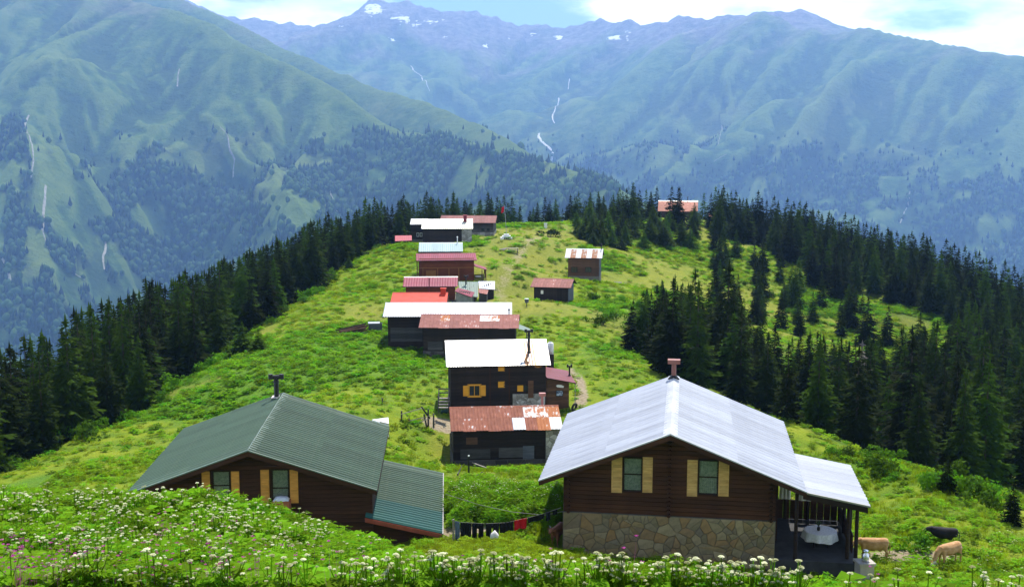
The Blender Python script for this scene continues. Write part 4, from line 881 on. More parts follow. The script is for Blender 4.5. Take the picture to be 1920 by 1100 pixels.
# double barn: pale long roof behind, rusty roof in front
def mfE2(iu, iv): return M_RUSTW if (iv == 1 and iu in (2, 6, 7)) else M_RUSTP
M_RUSTP.name = 'pink_brown_rusted_sheet'
tE, fE, E1 = row_house('barn', 'long black barn with pale ribbed roof behind the rusty-roofed barn', 'barn', 728, 951, 660, 594, 568, 122, 0, 5.2, M_PALE, M_BLACK, nu=13, pitch=.3, amp=.03, plank=.35, found=.5, seed=41, side=.5, cap=M_PALE)
tE2, fE2, E2 = row_house('barn', 'long dark barn with rusty brown roof in front of the pale-roofed barn', 'barn', 794, 965, 667, 615, 590, 117, -2, 4.4, M_RUSTP, M_BLACK, nu=10, nv=2, pitch=.3, amp=.02, plank=.35, found=.5, seed=43, side=.42, matf=mfE2, ragged=.05, sideboards=1, cap=M_RUSTP)
for (fr, t, W_, a) in ((fE, tE, E1['W'], (732, 792, 614, 640)), (fE2, tE2, E2['W'], (802, 830, 640, 656))):
    x0, z1 = fr.xz(-.05, a[0], a[2]); x1, z0 = fr.xz(-.05, a[1], a[3])
    boards(t, x0, x1, z0, z1, -.045, .32, M_GREYW, (), None, 'grey_board', seed=4)
xf, zf = E2['W']-.1, E2['hE']; flue(tE2, xf-.6, 3.4, E2['hR']-.3, .6, .07, M_DARKM, 'cap')
b = MB(); b.face([(E2['W']+.4, -.1, zf-.1), (E2['W']+1.5, .3, zf-.45), (E2['W']+1.5, 2.2, zf-.45), (E2['W']+.4, 2.2, zf+.0)]); b.face([(E2['W']+.4, -.1, zf-.13), (E2['W']+.4, 2.2, zf-.03), (E2['W']+1.5, 2.2, zf-.48), (E2['W']+1.5, .3, zf-.48)]); b.build('side_awning', M_SAGE, tE2)
b = MB(); b.tube([(E2['W']+1.2, .3, -1), (E2['W']+1.2, .3, zf-.4)], .05, 6); b.build('post', M_GREYW, tE2)
tF, fF, F_ = row_house('house', 'house with flat bright orange-red roof behind the pale-roofed barn', 'house', 733, 836, 590, 572, 549, 136, 0, 6.6, M_ORANGE, M_REDW, nu=3, pitch=1.0, amp=.008, found=.3, seed=45, side=.1)
b = MB(); b.box((-.3,-.3,-.3),(.3,.3,.55)); b.build('chimney', M_ORANGE, tF, False, (F_['W']-.45, 3.0, F_['hR'])); b = MB(); b.box((-.36,-.36,.55),(.36,.36,.62)); b.build('chimney_cap', M_ORANGE, tF, False, (F_['W']-.45, 3.0, F_['hR']))
tG, fG, G_ = row_house('house', 'red-brown house with maroon ribbed roof and a thin flue on its front slope', 'house', 761, 853, 568, 537.5, 519.5, 148, 2, 5.6, M_MAROON, M_REDW, nu=7, pitch=.3, amp=.03, plank=.5, found=.4, seed=47, cap=M_WHITE)
b = MB(); b.tube([(0,0,-1.6),(0,0,.85)], .07, 7); b.build('chimney', M_MAROON2, tG, False, (G_['W']*.48, -.55, G_['hE']+.3))
tH, fH, H_ = row_house('house', 'large red-brown timber house with maroon roof and honey wood trim', 'house', 786, 889, 533, 488.5, 475.5, 166, 5, 6.6, M_MAROON, M_REDW, nu=8, pitch=.3, amp=.03, plank=.5, found=.4, seed=49, side=.4, cap=M_MAROON)
for z in (2.3, 3.6): b = MB(); b.box((.0, -.08, z), (H_['W'], -.045, z+.1)); b.build('trim_rail', M_HONEY, tH)
for x in (.5, 2.6, 4.2, 5.6): b = MB(); b.box((x, -.085, .4), (x+.1, -.046, 2.3)); b.build('trim_post', M_HONEY, tH)
b = MB(); b.box((1.0, -.075, .9), (2.4, -.05, 2.0)); b.build('hatch', M_HONEY, tH)
b = MB(); b.tube([(-.25,-.3,-.8),(-.25,-.3,H_['hE']-.1)], .06, 6); b.build('post', M_BROWN, tH); b = MB(); b.tube([(-.25,3,-.8),(-.25,3,H_['hE'])], .06, 6); b.build('post', M_BROWN, tH)
x0, z0 = fH.xz(0, 891, 503.5); x1, z1 = fH.xz(0, 913, 506); z2 = z0+.35
b = MB(); slab(b, (x1, 0, z1), (x1, 3.6, z1), (x0-.1, 3.6, z2), (x0-.1, 0, z2), .06); o = b.build('porch_roof', M_POST, tH); sheets(o, (x1, 0, z1), (x1, 3.6, z1), (x0-.1, 3.6, z2), (x0-.1, 0, z2), M_MAROON, 3, 1, .3, .02)
for (x, y) in ((x1-.15, .1), (x1-.7, .1), (x1-.15, 1.8), (x1-.15, 3.4)): b = MB(); b.tube([(x, y, -1), (x, y, z1)], .06, 6); b.build('post', M_BROWN, tH)
for z in (.9, 1.4): b = MB(); b.tube([(x0, .1, z-.5), (x1-.15, .1, z-.5)], .04, 6); b.build('rail', M_BROWN, tH)
b = MB(); b.box((x0+.1, .6, .9), (x1-.8, 1.6, 1.0)); b.build('bench_top', M_WHITEP, tH)
tI, fI, I_ = row_house('house', 'low house with pale blue-green ribbed roof and white-capped flue', 'house', 788, 865, 482, 472, 455.5, 186, 3, 6.4, M_MINT, M_BLACK, nu=7, pitch=.35, amp=.03, found=.2, seed=51, side=.25, cap=M_PALE)
flue(tI, I_['W']-.6, 3.0, I_['hR'], .9, .07, M_WHITEP, 'cap')
tJ, fJ, J_ = row_house('house', 'black timber house with glaring cream-white roof and a pale stone right end', 'house', 793, 884, 462, 429, 411.5, 205, 2, 7.0, M_CREAM, M_BLACK, nu=8, pitch=.4, amp=.02, plank=.6, found=.3, seed=53, side=.25, cap=M_WHITE)
b = MB(); Wj = J_['W']; b.box((Wj-1.7, -.12, -1.3), (Wj+.05, -.05, J_['wt'])); o = b.build('stone_end', M_MORTAR, tJ); stones(o, Wj-1.7, Wj+.05, -1, J_['wt'], -.121, 40, M_PALEST, 6)
b = MB(); b.box((-.3,-.3,-.5),(.3,.3,.75)); b.build('chimney', M_MAROON2, tJ, False, (Wj-1.1, 2.6, J_['hR'])); b = MB(); b.box((-.38,-.38,.752),(.38,.38,.85)); b.build('chimney_cap', M_PINK, tJ, False, (Wj-1.1, 2.6, J_['hR']))
tJ2, fJ2, J2 = row_house('house', 'small black house with short white roof at the left end of the upper row', 'house', 771, 800, 457, 421, 411, 208.5, 2, 6.6, M_WHITE, M_BLACK, nu=4, pitch=.4, amp=.02, plank=.6, found=.8, seed=55, side=.15, cap=M_WHITE)
for (a, b_) in ((782, 784), (788, 790)): x0, z1 = fJ2.xz(-.05, a, 437); x1, z0 = fJ2.xz(-.05, b_+1, 443); window(tJ2, (x0+x1)/2, z0, max(.3, x1-x0), z1-z0, -.05, M_WHITEP, False, 0)
tK, fK, K_ = row_house('barn', 'wide barn with dull brown-red roof at the top of the row under the trees', 'barn', 828, 925, 444, 418, 404.5, 221, -3, 7.5, M_RUSTK, M_GREYW, nu=10, pitch=.4, amp=.02, plank=.6, found=.9, fmat=M_PALEST, seed=57, side=.45, sideboards=1, cap=M_RUSTK, under=M_BLACK)
for (a, b_) in ((903, 908), (913, 918)): x0, z1 = fK.xz(-.05, a, 428); x1, z0 = fK.xz(-.05, b_, 433); window(tK, (x0+x1)/2, z0, x1-x0, z1-z0, -.05, M_GREYW, False, 0)
tL, fL, L_ = row_house('barn', 'tall narrow timber barn with pale half-rusted roof on the open slope', 'barn', 1065, 1123, 524, 484, 467, 185, -8, 4.6, M_RUSTL, M_BROWN, nu=7, pitch=.4, amp=.02, plank=.45, found=.6, fmat=M_RUBBLE, seed=59, side=.5, cap=M_PALE)
f_ = lambda y: L_['wt']+L_['sl']*(2.3-abs(y-2.3))-.03
boards(L_['wall'], 0, 4.6, .6, f_(2.3), L_['W']+.001, .4, M_BLUEW, (), f_, 'board', vertical=True, axis='y', face=-1)
for (a, b_) in ((1072, 1082), (1098, 1108)): x0, z1 = fL.xz(-.05, a, 501); x1, z0 = fL.xz(-.05, b_, 510); window(tL, (x0+x1)/2, z0, x1-x0, z1-z0, -.05, M_POST, False, 0, True)
flue(tL, L_['W']+.2, 2.3, L_['hR'], .8, .07, M_DARKM, 'cap')
tM, fM, M_ = row_house('shed', 'low plank shed with rusty roof and blue-grey side wall right of the path', 'shed', 1001, 1065, 566, 539, 522.5, 160, -12, 4.6, M_RUSTP, M_BLACK, nu=7, pitch=.35, amp=.02, plank=.4, found=.0, seed=61, side=.45, vertical=True, cap=M_RUSTP)
f_ = lambda y: M_['wt']+M_['sl']*(2.3-abs(y-2.3))-.03
boards(M_['wall'], 0, 4.6, -.6, f_(2.3), M_['W']+.001, .33, M_BLUEW, (), f_, 'board', vertical=True, axis='y', face=-1)
x0, z1 = fM.xz(-.05, 1014, 544); b = MB(); b.box((x0, -.07, z1-.5), (x0+.35, -.045, z1)); b.build('tin_patch', M_WHITEP, tM)
tN, fN, N_ = row_house('house', 'large house with orange-brown roof half hidden by spruces at the upper right', 'house', 1240, 1301, 416, 396.5, 377, 286, -9, 9.0, M_RUSTN, M_HONEY, nu=9, pitch=.5, amp=.02, found=.5, seed=63, side=.9, cap=M_WHITE, oh=.8, under=M_BROWN)
flue(tN, N_['W']-1.6, 4.5, N_['hR'], .9, .09, M_DARKM, 'cap')
x0, z0 = fN.xz(2, 1329, 405); b = MB(); slab(b, (x0, 1, z0), (x0+1.0, 1, z0-.3), (x0+1.0, 5, z0-.3), (x0, 5, z0+.6), .05)
o = b.build('porch_roof', M_RUSTN, tN)
# small huts beside the maroon house
def quad_roof_hut(name, label, corners, D0, D1, zdrop, roofm, wallm, nu, cat='hut', inset=.25, group=None):
    "corners in the photo: back-left, back-right, front-right, front-left; back edge at distance D1, front edge at D0"
    P = [at(*corners[0], D1), at(*corners[1], D1), at(*corners[2], D0), at(*corners[3], D0)]; o = np.mean(P, 0); zb_ = min(p[2] for p in P)-zdrop; o[2] = zb_
    t = thing(name, label, cat, o, 0, group); Q = [p-o for p in P]
    c = sum(Q)/4; R_ = [(c+(q-c)*(1-inset*.5)) for q in Q]; b = MB()
    b.hexa([(R_[3][0], R_[3][1], -.9), (R_[2][0], R_[2][1], -.9), (R_[1][0], R_[1][1], -.9), (R_[0][0], R_[0][1], -.9), R_[3]-np.array((0,0,.1)), R_[2]-np.array((0,0,.1)), R_[1]-np.array((0,0,.1)), R_[0]-np.array((0,0,.1))])
    w = b.build('wall', wallm, t); b = MB(); slab(b, Q[3], Q[2], Q[1], Q[0], .05); r = b.build('roof', M_POST, t); sheets(r, Q[3], Q[2], Q[1], Q[0], roofm, nu, 1, .3, .02, seed=nu)
    return t, o, Q, w
t1_, o1_, Q1_, _ = quad_roof_hut('hut', 'narrow hut with sage green sheet roof and dark flue beside the maroon house', [(859,528),(896,528.5),(896.5,557),(862,555)], 147, 150.5, 1.4, M_SAGE, M_GREYW, 3)
flue(t1_, Q1_[0][0]*.2+Q1_[1][0]*.8-1.0, Q1_[1][1]-.6, Q1_[1][2]-.3, 1.1, .09, M_DARKM, 'h')
t2_, *_r = quad_roof_hut('hut', 'little grey-walled hut with slanting dark maroon roof in front of the green one', [(858,539.5),(890,548),(884.5,557.5),(852.5,546)], 144.5, 146.4, 1.0, M_MAROON, m_simple('grey_sheet_wall', [(.3, (.14,.16,.15)), (.7, (.26,.28,.26))], 2, kind='obj'), 3)
t3_, *_r = quad_roof_hut('hut', 'dark hut under crumpled white tin roof at the edge of the path', [(896.5,527.5),(928,527.5),(927.5,543),(898,541)], 148.2, 151, 1.1, M_PALE, M_BLACK, 4)
t4_, *_r = quad_roof_hut('hut', 'tiny lean-to with rusty roof below the white tin roof', [(897.5,541.5),(916,544),(913,552),(897,549)], 145.5, 147.4, .8, M_RUSTP, M_GREYW, 2)
# pergola and deck by the upper houses
P = [at(740.5,442,203), at(772,441.5,203), at(772,451,200), at(740.5,452.5,200)]; o = np.mean(P, 0); zg = at(745, 466, 201)[2]; o[2] = zg
pg = thing('pergola', 'open shelter with faded red roof on posts left of the upper houses', 'shelter', o); Q = [p-o for p in P]
b = MB(); slab(b, Q[3], Q[2], Q[1], Q[0], .08); r_ = b.build('roof', M_POST, pg); sheets(r_, Q[3], Q[2], Q[1], Q[0], M_PINK, 3, 1, .3, .02)
for q in (Q[3]*.92, Q[2]*.92, Q[0]*.92, Q[1]*.92): b = MB(); b.tube([(q[0], q[1], -.6), (q[0], q[1], Q[3][2]-.05)], .08, 6); b.build('post', M_BROWN, pg)
b = MB(); b.box((-1.0,-.5,.1), (1.2,.6,.9)); b.build('table', M_GREYW, pg)
o = at(729, 469, 199); dk = thing('deck', 'small pale wooden terrace with thin posts at the edge of the forest', 'deck', o)
for i in range(5): b = MB(); b.box((-1.2, -.8+i*.35, .12), (1.2, -.8+i*.35+.32, .2)); b.build('deck_board', M_PALEW, dk)
for (x, y) in ((-1.1,-.7),(-.1,-.7),(1.0,-.7),(-1.1,.8),(1.0,.8)): b = MB(); b.tube([(x, y, -.6), (x, y, 1.15)], .05, 6); b.build('post', M_BROWN, dk)
b = MB(); b.tube([(-1.1,-.7,.85),(1.0,-.7,.85)], .035, 6); b.build('rail', M_BROWN, dk)
# ------------------------------------------------------------------ foliage materials
def m_leaf(name, stops, trans=.35, scale=.8, kind='obj', tcol=None, attr=None, hue=.03):
    t = NT(name); p = t.pos() if kind == 'pos' else t.coord(); nf = t.noise(p, scale, 3, .6)
    f = t.math('ADD', t.math('MULTIPLY', nf, .6), t.math('MULTIPLY', t.rand(), .4)) if not attr else t.attr(attr)
    c = t.ramp(f, stops); hs = t.n('HueSaturation'); t.l(c, hs.inputs['Color']); t.l(t.rng(t.rand(), 0, 1, .5-hue, .5+hue, False), hs.inputs['Hue'])
    t.l(t.rng(t.n('ObjectInfo').outputs['Random'], 0, 1, .8, 1.2, False), hs.inputs['Value'])
    t.fin(hs.outputs[0], .85, 0, .06); tr = t.n('BsdfTranslucent'); m2 = t.mix(1.0, hs.outputs[0], tcol or (1.0, 1.0, .45), 'MULTIPLY'); t.l(m2, tr.inputs[0])
    mx_ = t.n('MixShader'); mx_.inputs[0].default_value = trans; t.l(t.b.outputs[0], mx_.inputs[1]); t.l(tr.outputs[0], mx_.inputs[2]); t.l(mx_.outputs[0], t.out.inputs[0]); return t.mat
M_NEEDLE = m_leaf('spruce_needles', [(.3, (.006,.014,.0006)), (.5, (.018,.036,.001)), (.7, (.052,.086,.002))], .30, .7, tcol=(1,1,.25))
M_YNEEDLE = m_leaf('young_spruce_needles', [(.3, (.02,.05,.002)), (.5, (.045,.09,.003)), (.7, (.08,.14,.005))], .3, .9, tcol=(1,1,.25))
M_BARK = m_simple('dark_bark', [(.3, (.03,.022,.016)), (.7, (.07,.055,.04))], 6, kind='obj')
M_DEADW = m_simple('dead_grey_twigs', [(.3, (.10,.085,.07)), (.7, (.20,.17,.14))], 6, kind='obj')
M_SHRUB = m_leaf('bright_shrub_leaves', [(.3, (.04,.11,.006)), (.5, (.075,.18,.008)), (.7, (.13,.25,.012))], .4, 1.2, tcol=(1,1,.25))
M_DSHRUB = m_leaf('dark_shrub_leaves', [(.3, (.012,.03,.008)), (.5, (.025,.05,.01)), (.7, (.05,.085,.015))], .25, 1.2)
M_HERB = m_leaf('leafy_herb', [(.3, (.10,.23,.008)), (.5, (.17,.33,.010)), (.7, (.27,.43,.014))], .52, 2.5, tcol=(1,1,.22))
M_HERB2 = m_leaf('dark_leafy_herb', [(.3, (.055,.17,.010)), (.5, (.10,.26,.012)), (.7, (.16,.34,.014))], .50, 2.5, tcol=(1,1,.25))
M_GRASS = m_leaf('grass_blades', [(.3, (.15,.23,.006)), (.5, (.23,.32,.008)), (.7, (.34,.40,.02))], .48, 2.5, tcol=(1,1,.22))
M_STEM = m_simple('green_stem', [(.3, (.05,.11,.02)), (.7, (.09,.16,.03))], 6, kind='obj')
M_UMBEL = m_leaf('cream_white_umbel', [(.3, (.34,.36,.15)), (.5, (.50,.51,.29)), (.7, (.66,.66,.46))], .25, 6, tcol=(1,1,.8), hue=.005)
M_PINK = m_leaf('magenta_petals', [(.3, (.30,.03,.20)), (.7, (.50,.08,.34))], .3, 6, tcol=(1,.7,1), hue=.01)
# ------------------------------------------------------------------ spruces
def spruce_mesh(seed, Ht=12, dense=1.0, slim=1.0, mat=None, ragged=.0, dead=False):
    R = np.random.default_rng(seed); V = []; Fc = []; n = 0; Rm = Ht*.225*slim; lv = int(29*dense)
    for i in range(lv):
        t = (i+.5)/lv; z = Ht*(.05+.93*t**.95)
        r = Rm*((1-t)**.78)*(.80+.4*R.random())+.12
        nb = int(5+7*(1-t)); a0 = R.random()*6.28
        for b in range(nb):
            if R.random() < .10+ragged: continue
            a = a0+6.283*b/nb+R.normal()*.22; L = r*R.uniform(.62, 1.18); zz = z+R.normal()*.16; droop = L*R.uniform(.18, .42)+.05; ca, sa = math.cos(a), math.sin(a)
            segs = 3; w = max(.22, L*.36)*R.uniform(.8, 1.3)
            P = []
            for k in range(segs+1):
                u = k/segs; rr_ = L*u; P.append((ca*rr_, sa*rr_, zz-droop*u**1.4+.18*L*max(0, u-.6)))
            for k in range(segs):         # sprays of twigs to both sides, ragged and hanging
                p, q = P[k], P[k+1]; u = (k+.6)/segs; ww = w*(1.15-.75*u)
                for s in (-1, 1):
                    for j in range(2):
                        f0 = R.uniform(0, .5)+.4*j; bx_ = p[0]+(q[0]-p[0])*f0; by_ = p[1]+(q[1]-p[1])*f0; bz = p[2]+(q[2]-p[2])*f0
                        an = a+s*R.uniform(.45, 1.1); l = ww*R.uniform(.7, 1.5); ex = bx_+math.cos(an)*l; ey = by_+math.sin(an)*l; ez = bz-l*R.uniform(.15, .65)
                        tx = math.cos(a)*l*.33; ty = math.sin(a)*l*.33
                        V += [(bx_, by_, bz+.03), (ex-tx*.2, ey-ty*.2, ez), (ex+tx*.8, ey+ty*.8, ez+R.uniform(-.05,.12)), (bx_+tx*1.3, by_+ty*1.3, bz-.02)]; Fc.append((n, n+1, n+2, n+3)); n += 4
            p = P[-1]; q = P[-2]; l = w*.5; V += [(q[0], q[1], q[2]+.04), (p[0]-sa*l*.5, p[1]+ca*l*.5, p[2]), (p[0]+ca*l*.8, p[1]+sa*l*.8, p[2]+.05), (p[0]+sa*l*.5, p[1]-ca*l*.5, p[2]-.05)]; Fc.append((n, n+1, n+2, n+3)); n += 4
    for k in range(5):
        a = k*1.257; V += [(0,0,Ht*1.03), (.16*math.cos(a), .16*math.sin(a), Ht*.94), (.05*math.cos(a+.6), .05*math.sin(a+.6), Ht*.90), (.16*math.cos(a+1.2), .16*math.sin(a+1.2), Ht*.94)]; Fc.append((n, n+1, n+2, n+3)); n += 4
    me = bpy.data.meshes.new('spruce_crown'); me.from_pydata([tuple(map(float, v)) for v in V], [], Fc); me.materials.append(mat or M_NEEDLE); me.update()
    tb_ = MB(); tb_.tube([(0,0,-1.2),(0,0,0),(.03,0,Ht*.5),(0,0,Ht*.97)], [.24*Ht/12,.19*Ht/12,.11*Ht/12,.02], 7); tm = bpy.data.meshes.new('spruce_trunk'); tm.from_pydata(tb_.v, [], tb_.f); tm.materials.append(M_BARK if not dead else M_DEADW); tm.update()
    return me, tm
SPR = [spruce_mesh(s, 12, 1, sl, None, rg) for s, sl, rg in ((1,1,0),(2,.85,.05),(3,1.1,0),(4,.92,.08),(5,1.0,.12),(6,.75,.05),(7,1.15,.04))]
YSP = [spruce_mesh(s, 12, .8, sl, M_YNEEDLE, .03) for s, sl in ((11,1.35),(12,1.15),(13,1.5))]
DEAD = spruce_mesh(31, 12, .7, .8, M_DEADW, .45, True)
hcache = {}
trees = []      # x, y, z, height, young, label, group
SKY_L = [(0,653),(17,641),(45,627),(78,618),(116,615),(138,575),(166,568),(190,560),(204,556),(226,556),(242,551),(273,520),(285,521),(321,522),(347,501),(366,509),(392,497),(420,478),(437,484),(468,463),(484,464),(518,440),(539,444),(570,420),(582,410),(615,395),(630,404),(652,395),(668,392)]
SKY_M = [(685,368),(702,368),(715,374),(735,382),(757,362),(775,380),(800,356),(822,369),(850,358),(872,372),(883,378),(915,358),(932,368),(945,365),(960,368),(975,385),(1000,388),(1008,378),(1022,368),(1042,371),(1055,390),(1070,364),(1085,359),(1097,374),(1107,359),(1122,358),(1132,365),(1150,362),(1162,350),(1175,352),(1187,341),(1212,354),(1232,349),(1260,347),(1272,350),(1320,361),(1342,349),(1357,346),(1380,355),(1400,371),(1422,356),(1438,374),(1452,365),(1477,369),(1500,375),(1512,377),(1535,392),(1555,394),(1585,397),(1602,402),(1625,416),(1645,420),(1665,425),(1682,432),(1710,432),(1732,435),(1745,442),(1775,446),(1790,455),(1810,460),(1837,469),(1860,480),(1885,485),(1902,495),(1922,500),(1950,515)]
def skyline(px):
    P = SKY_L+SKY_M; return np.interp(px, [p[0] for p in P], [p[1] for p in P])
def fit_top(px, py, Hw, D0, D1, n=40):
    Ds = np.linspace(D0, D1, n); r = at(px, py, 1.0); g = H(r[0]*Ds, Ds); h = r[2]*Ds-g; k = int(np.argmin(np.abs(h-Hw))); return r[0]*Ds[k], Ds[k], g[k], float(np.clip(h[k], 4, 19))
G_L = 'dark spruces packed on the slope left of the huts'; G_M = 'spruces standing in a line behind the crest of the ridge'; G_R = 'dark spruces crowded in the hollow right of the huts'; G_T = 'spruces of the upper right forest below the mountains'
L_L = 'dark green spruce packed among others on the slope left of the huts'; L_M = 'dark spruce in the line behind the crest, top against the hazy mountains'
L_R = 'tall dark spruce crowded with others in the hollow right of the huts'; L_T = 'dark spruce of the upper right forest, standing on the far slope'
for px, py in SKY_L:
    Dm = np.interp(px, [0, 640], [118, 222]); x, y, z, h = fit_top(px, py, 12.5, Dm*.88, Dm*1.12); trees.append((x, y, z, h, 0, L_L, G_L))
    x, y, z, h = fit_top(px+9, py+16, 11, Dm*.86, Dm*1.06); trees.append((x, y, z, h, 0, L_L, G_L))
for px, py in SKY_M:
    D0, D1 = (236, 268) if px < 760 else ((246, 285) if px < 1200 else ((262, 300) if px < 1500 else ((238, 285) if px < 1750 else (215, 262))))
    if 1225 < px < 1330: D0, D1 = (292, 302) if px in (1232, 1320) else (262, 276)
    x, y, z, h = fit_top(px, py, 11.5, D0, D1); lb = (L_M, G_M) if px < 1230 else (L_T, G_T); trees.append((x, y, z, h, 0)+lb)
    if px > 1330 or px < 950:
        x, y, z, h = fit_top(px+7, py+14, 10, D0-8, D1-6); trees.append((x, y, z, h, 0)+lb)
# individuals on the open slope: px, top, base, distance, young, label
IND = [(1207,430,468,214,1,'small rounded young spruce in front of the young thicket on the ridge'),(1273,349,432,262,0,'tall double-topped spruce standing before the orange-brown house roof'),
 (1300,411,447,250,0,'small spruce just below the orange-brown roofed house'),(1340,425,471,238,0,'small dark spruce on the bright slope under the orange-brown roofed house'),
 (1429,444,510,222,0,'spruce on the bright slope with a low crown down to the grass'),(1414,458,500,225,0,'shorter spruce touching the taller one on the bright upper slope'),(1449,411,472,240,0,'slim dark spruce at the edge of the upper right forest'),
 (1522,456,535,212,0,'tall thin-crowned spruce on the bright patch between the two forests'),(1541,462,538,210,0,'lean ragged spruce beside the tall thin-crowned one'),(1565,462,562,206,0,'dense tall spruce at the left end of the bright meadow patch'),(1579,466,556,204,0,'dense spruce leaning close to its tall neighbour by the meadow patch'),
 (1489,502,575,192,0,'narrow pointed spruce alone between bright meadow and hollow'),(1469,527,578,186,0,'short pointed spruce left of the narrow one above the hollow'),(1494,556,608,168,0,'small broad spruce with meadow behind it'),(1523,545,605,172,0,'broad spruce beside pale bushes above the hollow'),
 (1589,530,600,180,0,'spruce at the lower edge of the bright meadow patch'),(1625,553,650,160,0,'thin tall spruce with its tip against the bright meadow'),(1663,571,650,160,0,'spindly spruce tip against the right part of the bright meadow'),(1722,582,680,150,0,'slender spruce at the right foot of the bright meadow'),
 (1680,480,555,208,0,'slim spruce on the upper edge of the bright meadow'),(1716,493,565,204,0,'grey-green spruce on the upper meadow edge'),(1897,905,985,66,0,'lone spruce on the lower right meadow at the edge of the picture'),
 (1775,880,925,78,0,'small dark spruce low in front of the right forest'),(1362,490,730,124,0,'great dark broad spruce rising above the hollow'),(1300,503,700,130,0,'tall spruce at the left front of the hollow'),
 (455,600,662,134,1,'small spruce at the grass edge left of the huts'),(655,483,505,190,1,'small spruce on the ridge shoulder left of the maroon roofs'),(485,618,658,134,1,'young spruce beside a smaller one on the left grass edge'),(1059,0,0,0,0,None)]
for (px, tp, bs_, D, yg, lb) in IND:
    if lb is None: continue
    gx_, gD = ground_hit(px, bs_)
    if gD < 300: x, D = gx_, gD
    else: x, y, z = at(px, bs_, D)
    gz = Hs(x, D); ht = (at(px, tp, D)[2]-gz); trees.append((x, D, gz, float(max(2.5, ht)), yg, lb, None))
# young thicket on the crest right of the flagpole
G_Y = 'young spruces and bushes of the thicket on the crest'
for (px, tp, bs_, D) in ((1085,405,440,232),(1098,395,445,230),(1112,392,452,228),(1125,388,456,226),(1140,392,452,230),(1158,410,455,228),(1172,412,460,228),(1186,400,445,238),(1148,425,462,222),(1130,428,462,220),(1112,430,460,222),(1165,440,468,220),(1184,392,430,250),(1205,390,432,250),(1222,372,420,262),(1238,400,450,240),(1160,372,425,262),(1174,366,420,266),(1196,360,415,268),(1248,420,462,236),(1226,415,452,240),(1262,402,440,250),(1088,425,448,226)):
    gx_, gD = ground_hit(px, bs_)
    if gD < 300: x, D = gx_, gD
    else: x, y, z = at(px, bs_, D)
    gz = Hs(x, D); trees.append((x, D, gz, float(max(2.5, at(px, tp, D)[2]-gz)), 1 if D < 245 else 0, 'young green spruce in the thicket on the crest right of the flagpole', G_Y))
for i in range(34):
    a_ = random.uniform(1075, 1335); b_ = random.uniform(398+max(0, (a_-1230)*.15), 455+max(0, a_-1180)*.12); x, D = ground_hit(a_, b_); trees.append((x, D, Hs(x, D), random.uniform(3.0, 6.0), 1, 'young green spruce in the thicket on the crest right of the flagpole', G_Y))
def scatter(n, x0, x1, y0, y1, ok, dmin, hfun, lb, gp, young=0, capsky=True):
    X = rng.uniform(x0, x1, n); Y = rng.uniform(y0, y1, n); Z = H(X, Y); px, py = topx(X, Y, Z); k = ok(X, Y, px, py) & (px > -70) & (px < 1990); X, Y, Z, px, py = X[k], Y[k], Z[k], px[k], py[k]; out = []
    cell = {}
    for t_ in trees: cell.setdefault((int(t_[0]//4), int(t_[1]//4)), []).append((t_[0], t_[1]))
    for x, y, z, a, b in zip(X, Y, Z, px, py):
        cx, cy = int(x//4), int(y//4); bad = False
        for i in (-1, 0, 1):
            for j in (-1, 0, 1):
                for q in cell.get((cx+i, cy+j), ()):
                    if (q[0]-x)**2+(q[1]-y)**2 < dmin*dmin: bad = True
        if bad: continue
        h = hfun(x, y)*rng.uniform(.6, 1.15); tp = topx(x, y, z+h)[1]; sk_ = skyline(a)
        if gp == G_R: sk_ = np.interp(a, [1160,1200,1260,1300,1330,1362,1400,1440,1480,1520,1580,1640,1700,1760,1810,1870,1930], [560,530,505,512,520,500,560,590,615,610,625,615,600,590,560,520,500])+rng.uniform(0, 22)
        if capsky and tp < sk_+4:
            h2 = h*(b-sk_-6)/max(1, b-tp); 
            if h2 < 4.5: continue
            h = h2
        cell.setdefault((cx, cy), []).append((x, y)); trees.append((x, y, z, h, young, lb, gp))
def le_ok(X, Y, px, py): return (X < left_edge(Y)-1.2) & (Y > 72) & (Y < 262) & (X > left_edge(Y)-34)
scatter(4200, -80, 0, 72, 262, le_ok, 2.6, lambda x, y: 9+min(5, (left_edge(y)-x)*.45), L_L, G_L)
def r_ok(X, Y, px, py): return inpoly(px, py, RIGHT_WOOD) & (Y > 84) & (Y < 205)
scatter(5200, 8, 110, 84, 205, r_ok, 2.7, lambda x, y: 10.5+1.5*math.sin(x*.3+y*.2), L_R, G_R)
def t_ok(X, Y, px, py): return inpoly(px, py, RIGHT_TOP) & (Y > 190) & ((px < 1225) | (px > 1330) | (Y > 300))
scatter(4200, 25, 140, 190, 300, t_ok, 3.0, lambda x, y: 10, L_T, G_T)
G_O = 'scattered spruces between the open slope and the right hollow'
scatter(900, 25, 90, 165, 235, lambda X, Y, px, py: inpoly(px, py, [(1330,455),(1480,490),(1600,520),(1640,600),(1560,640),(1420,620),(1340,590)]), 5.5, lambda x, y: 6.5, 'spruce standing scattered on the open slope above the right hollow', G_O)
def m_ok(X, Y, px, py): return (Y > 245) & (px > 680) & (px < 1225) & (Y > 262-.0*X)
scatter(700, -40, 40, 245, 282, m_ok, 3.2, lambda x, y: 9, L_M, G_M)
trees = [t for t in trees if t[3] > 1.5]
val = np.array([t[3]/t[1] for t in trees]); keepidx = set(np.argsort(-val)[:288].tolist())
for i, t in enumerate(trees):
    if t[6] is None or t[4]: keepidx.add(i)
extra = sorted([i for i in keepidx if trees[i][6] is not None and not trees[i][4]], key=lambda i: val[i])
while len(keepidx) > 296: keepidx.remove(extra.pop(0))
print('trees', len(trees), 'things', len(keepidx))
rest = []; seen_lb = set()
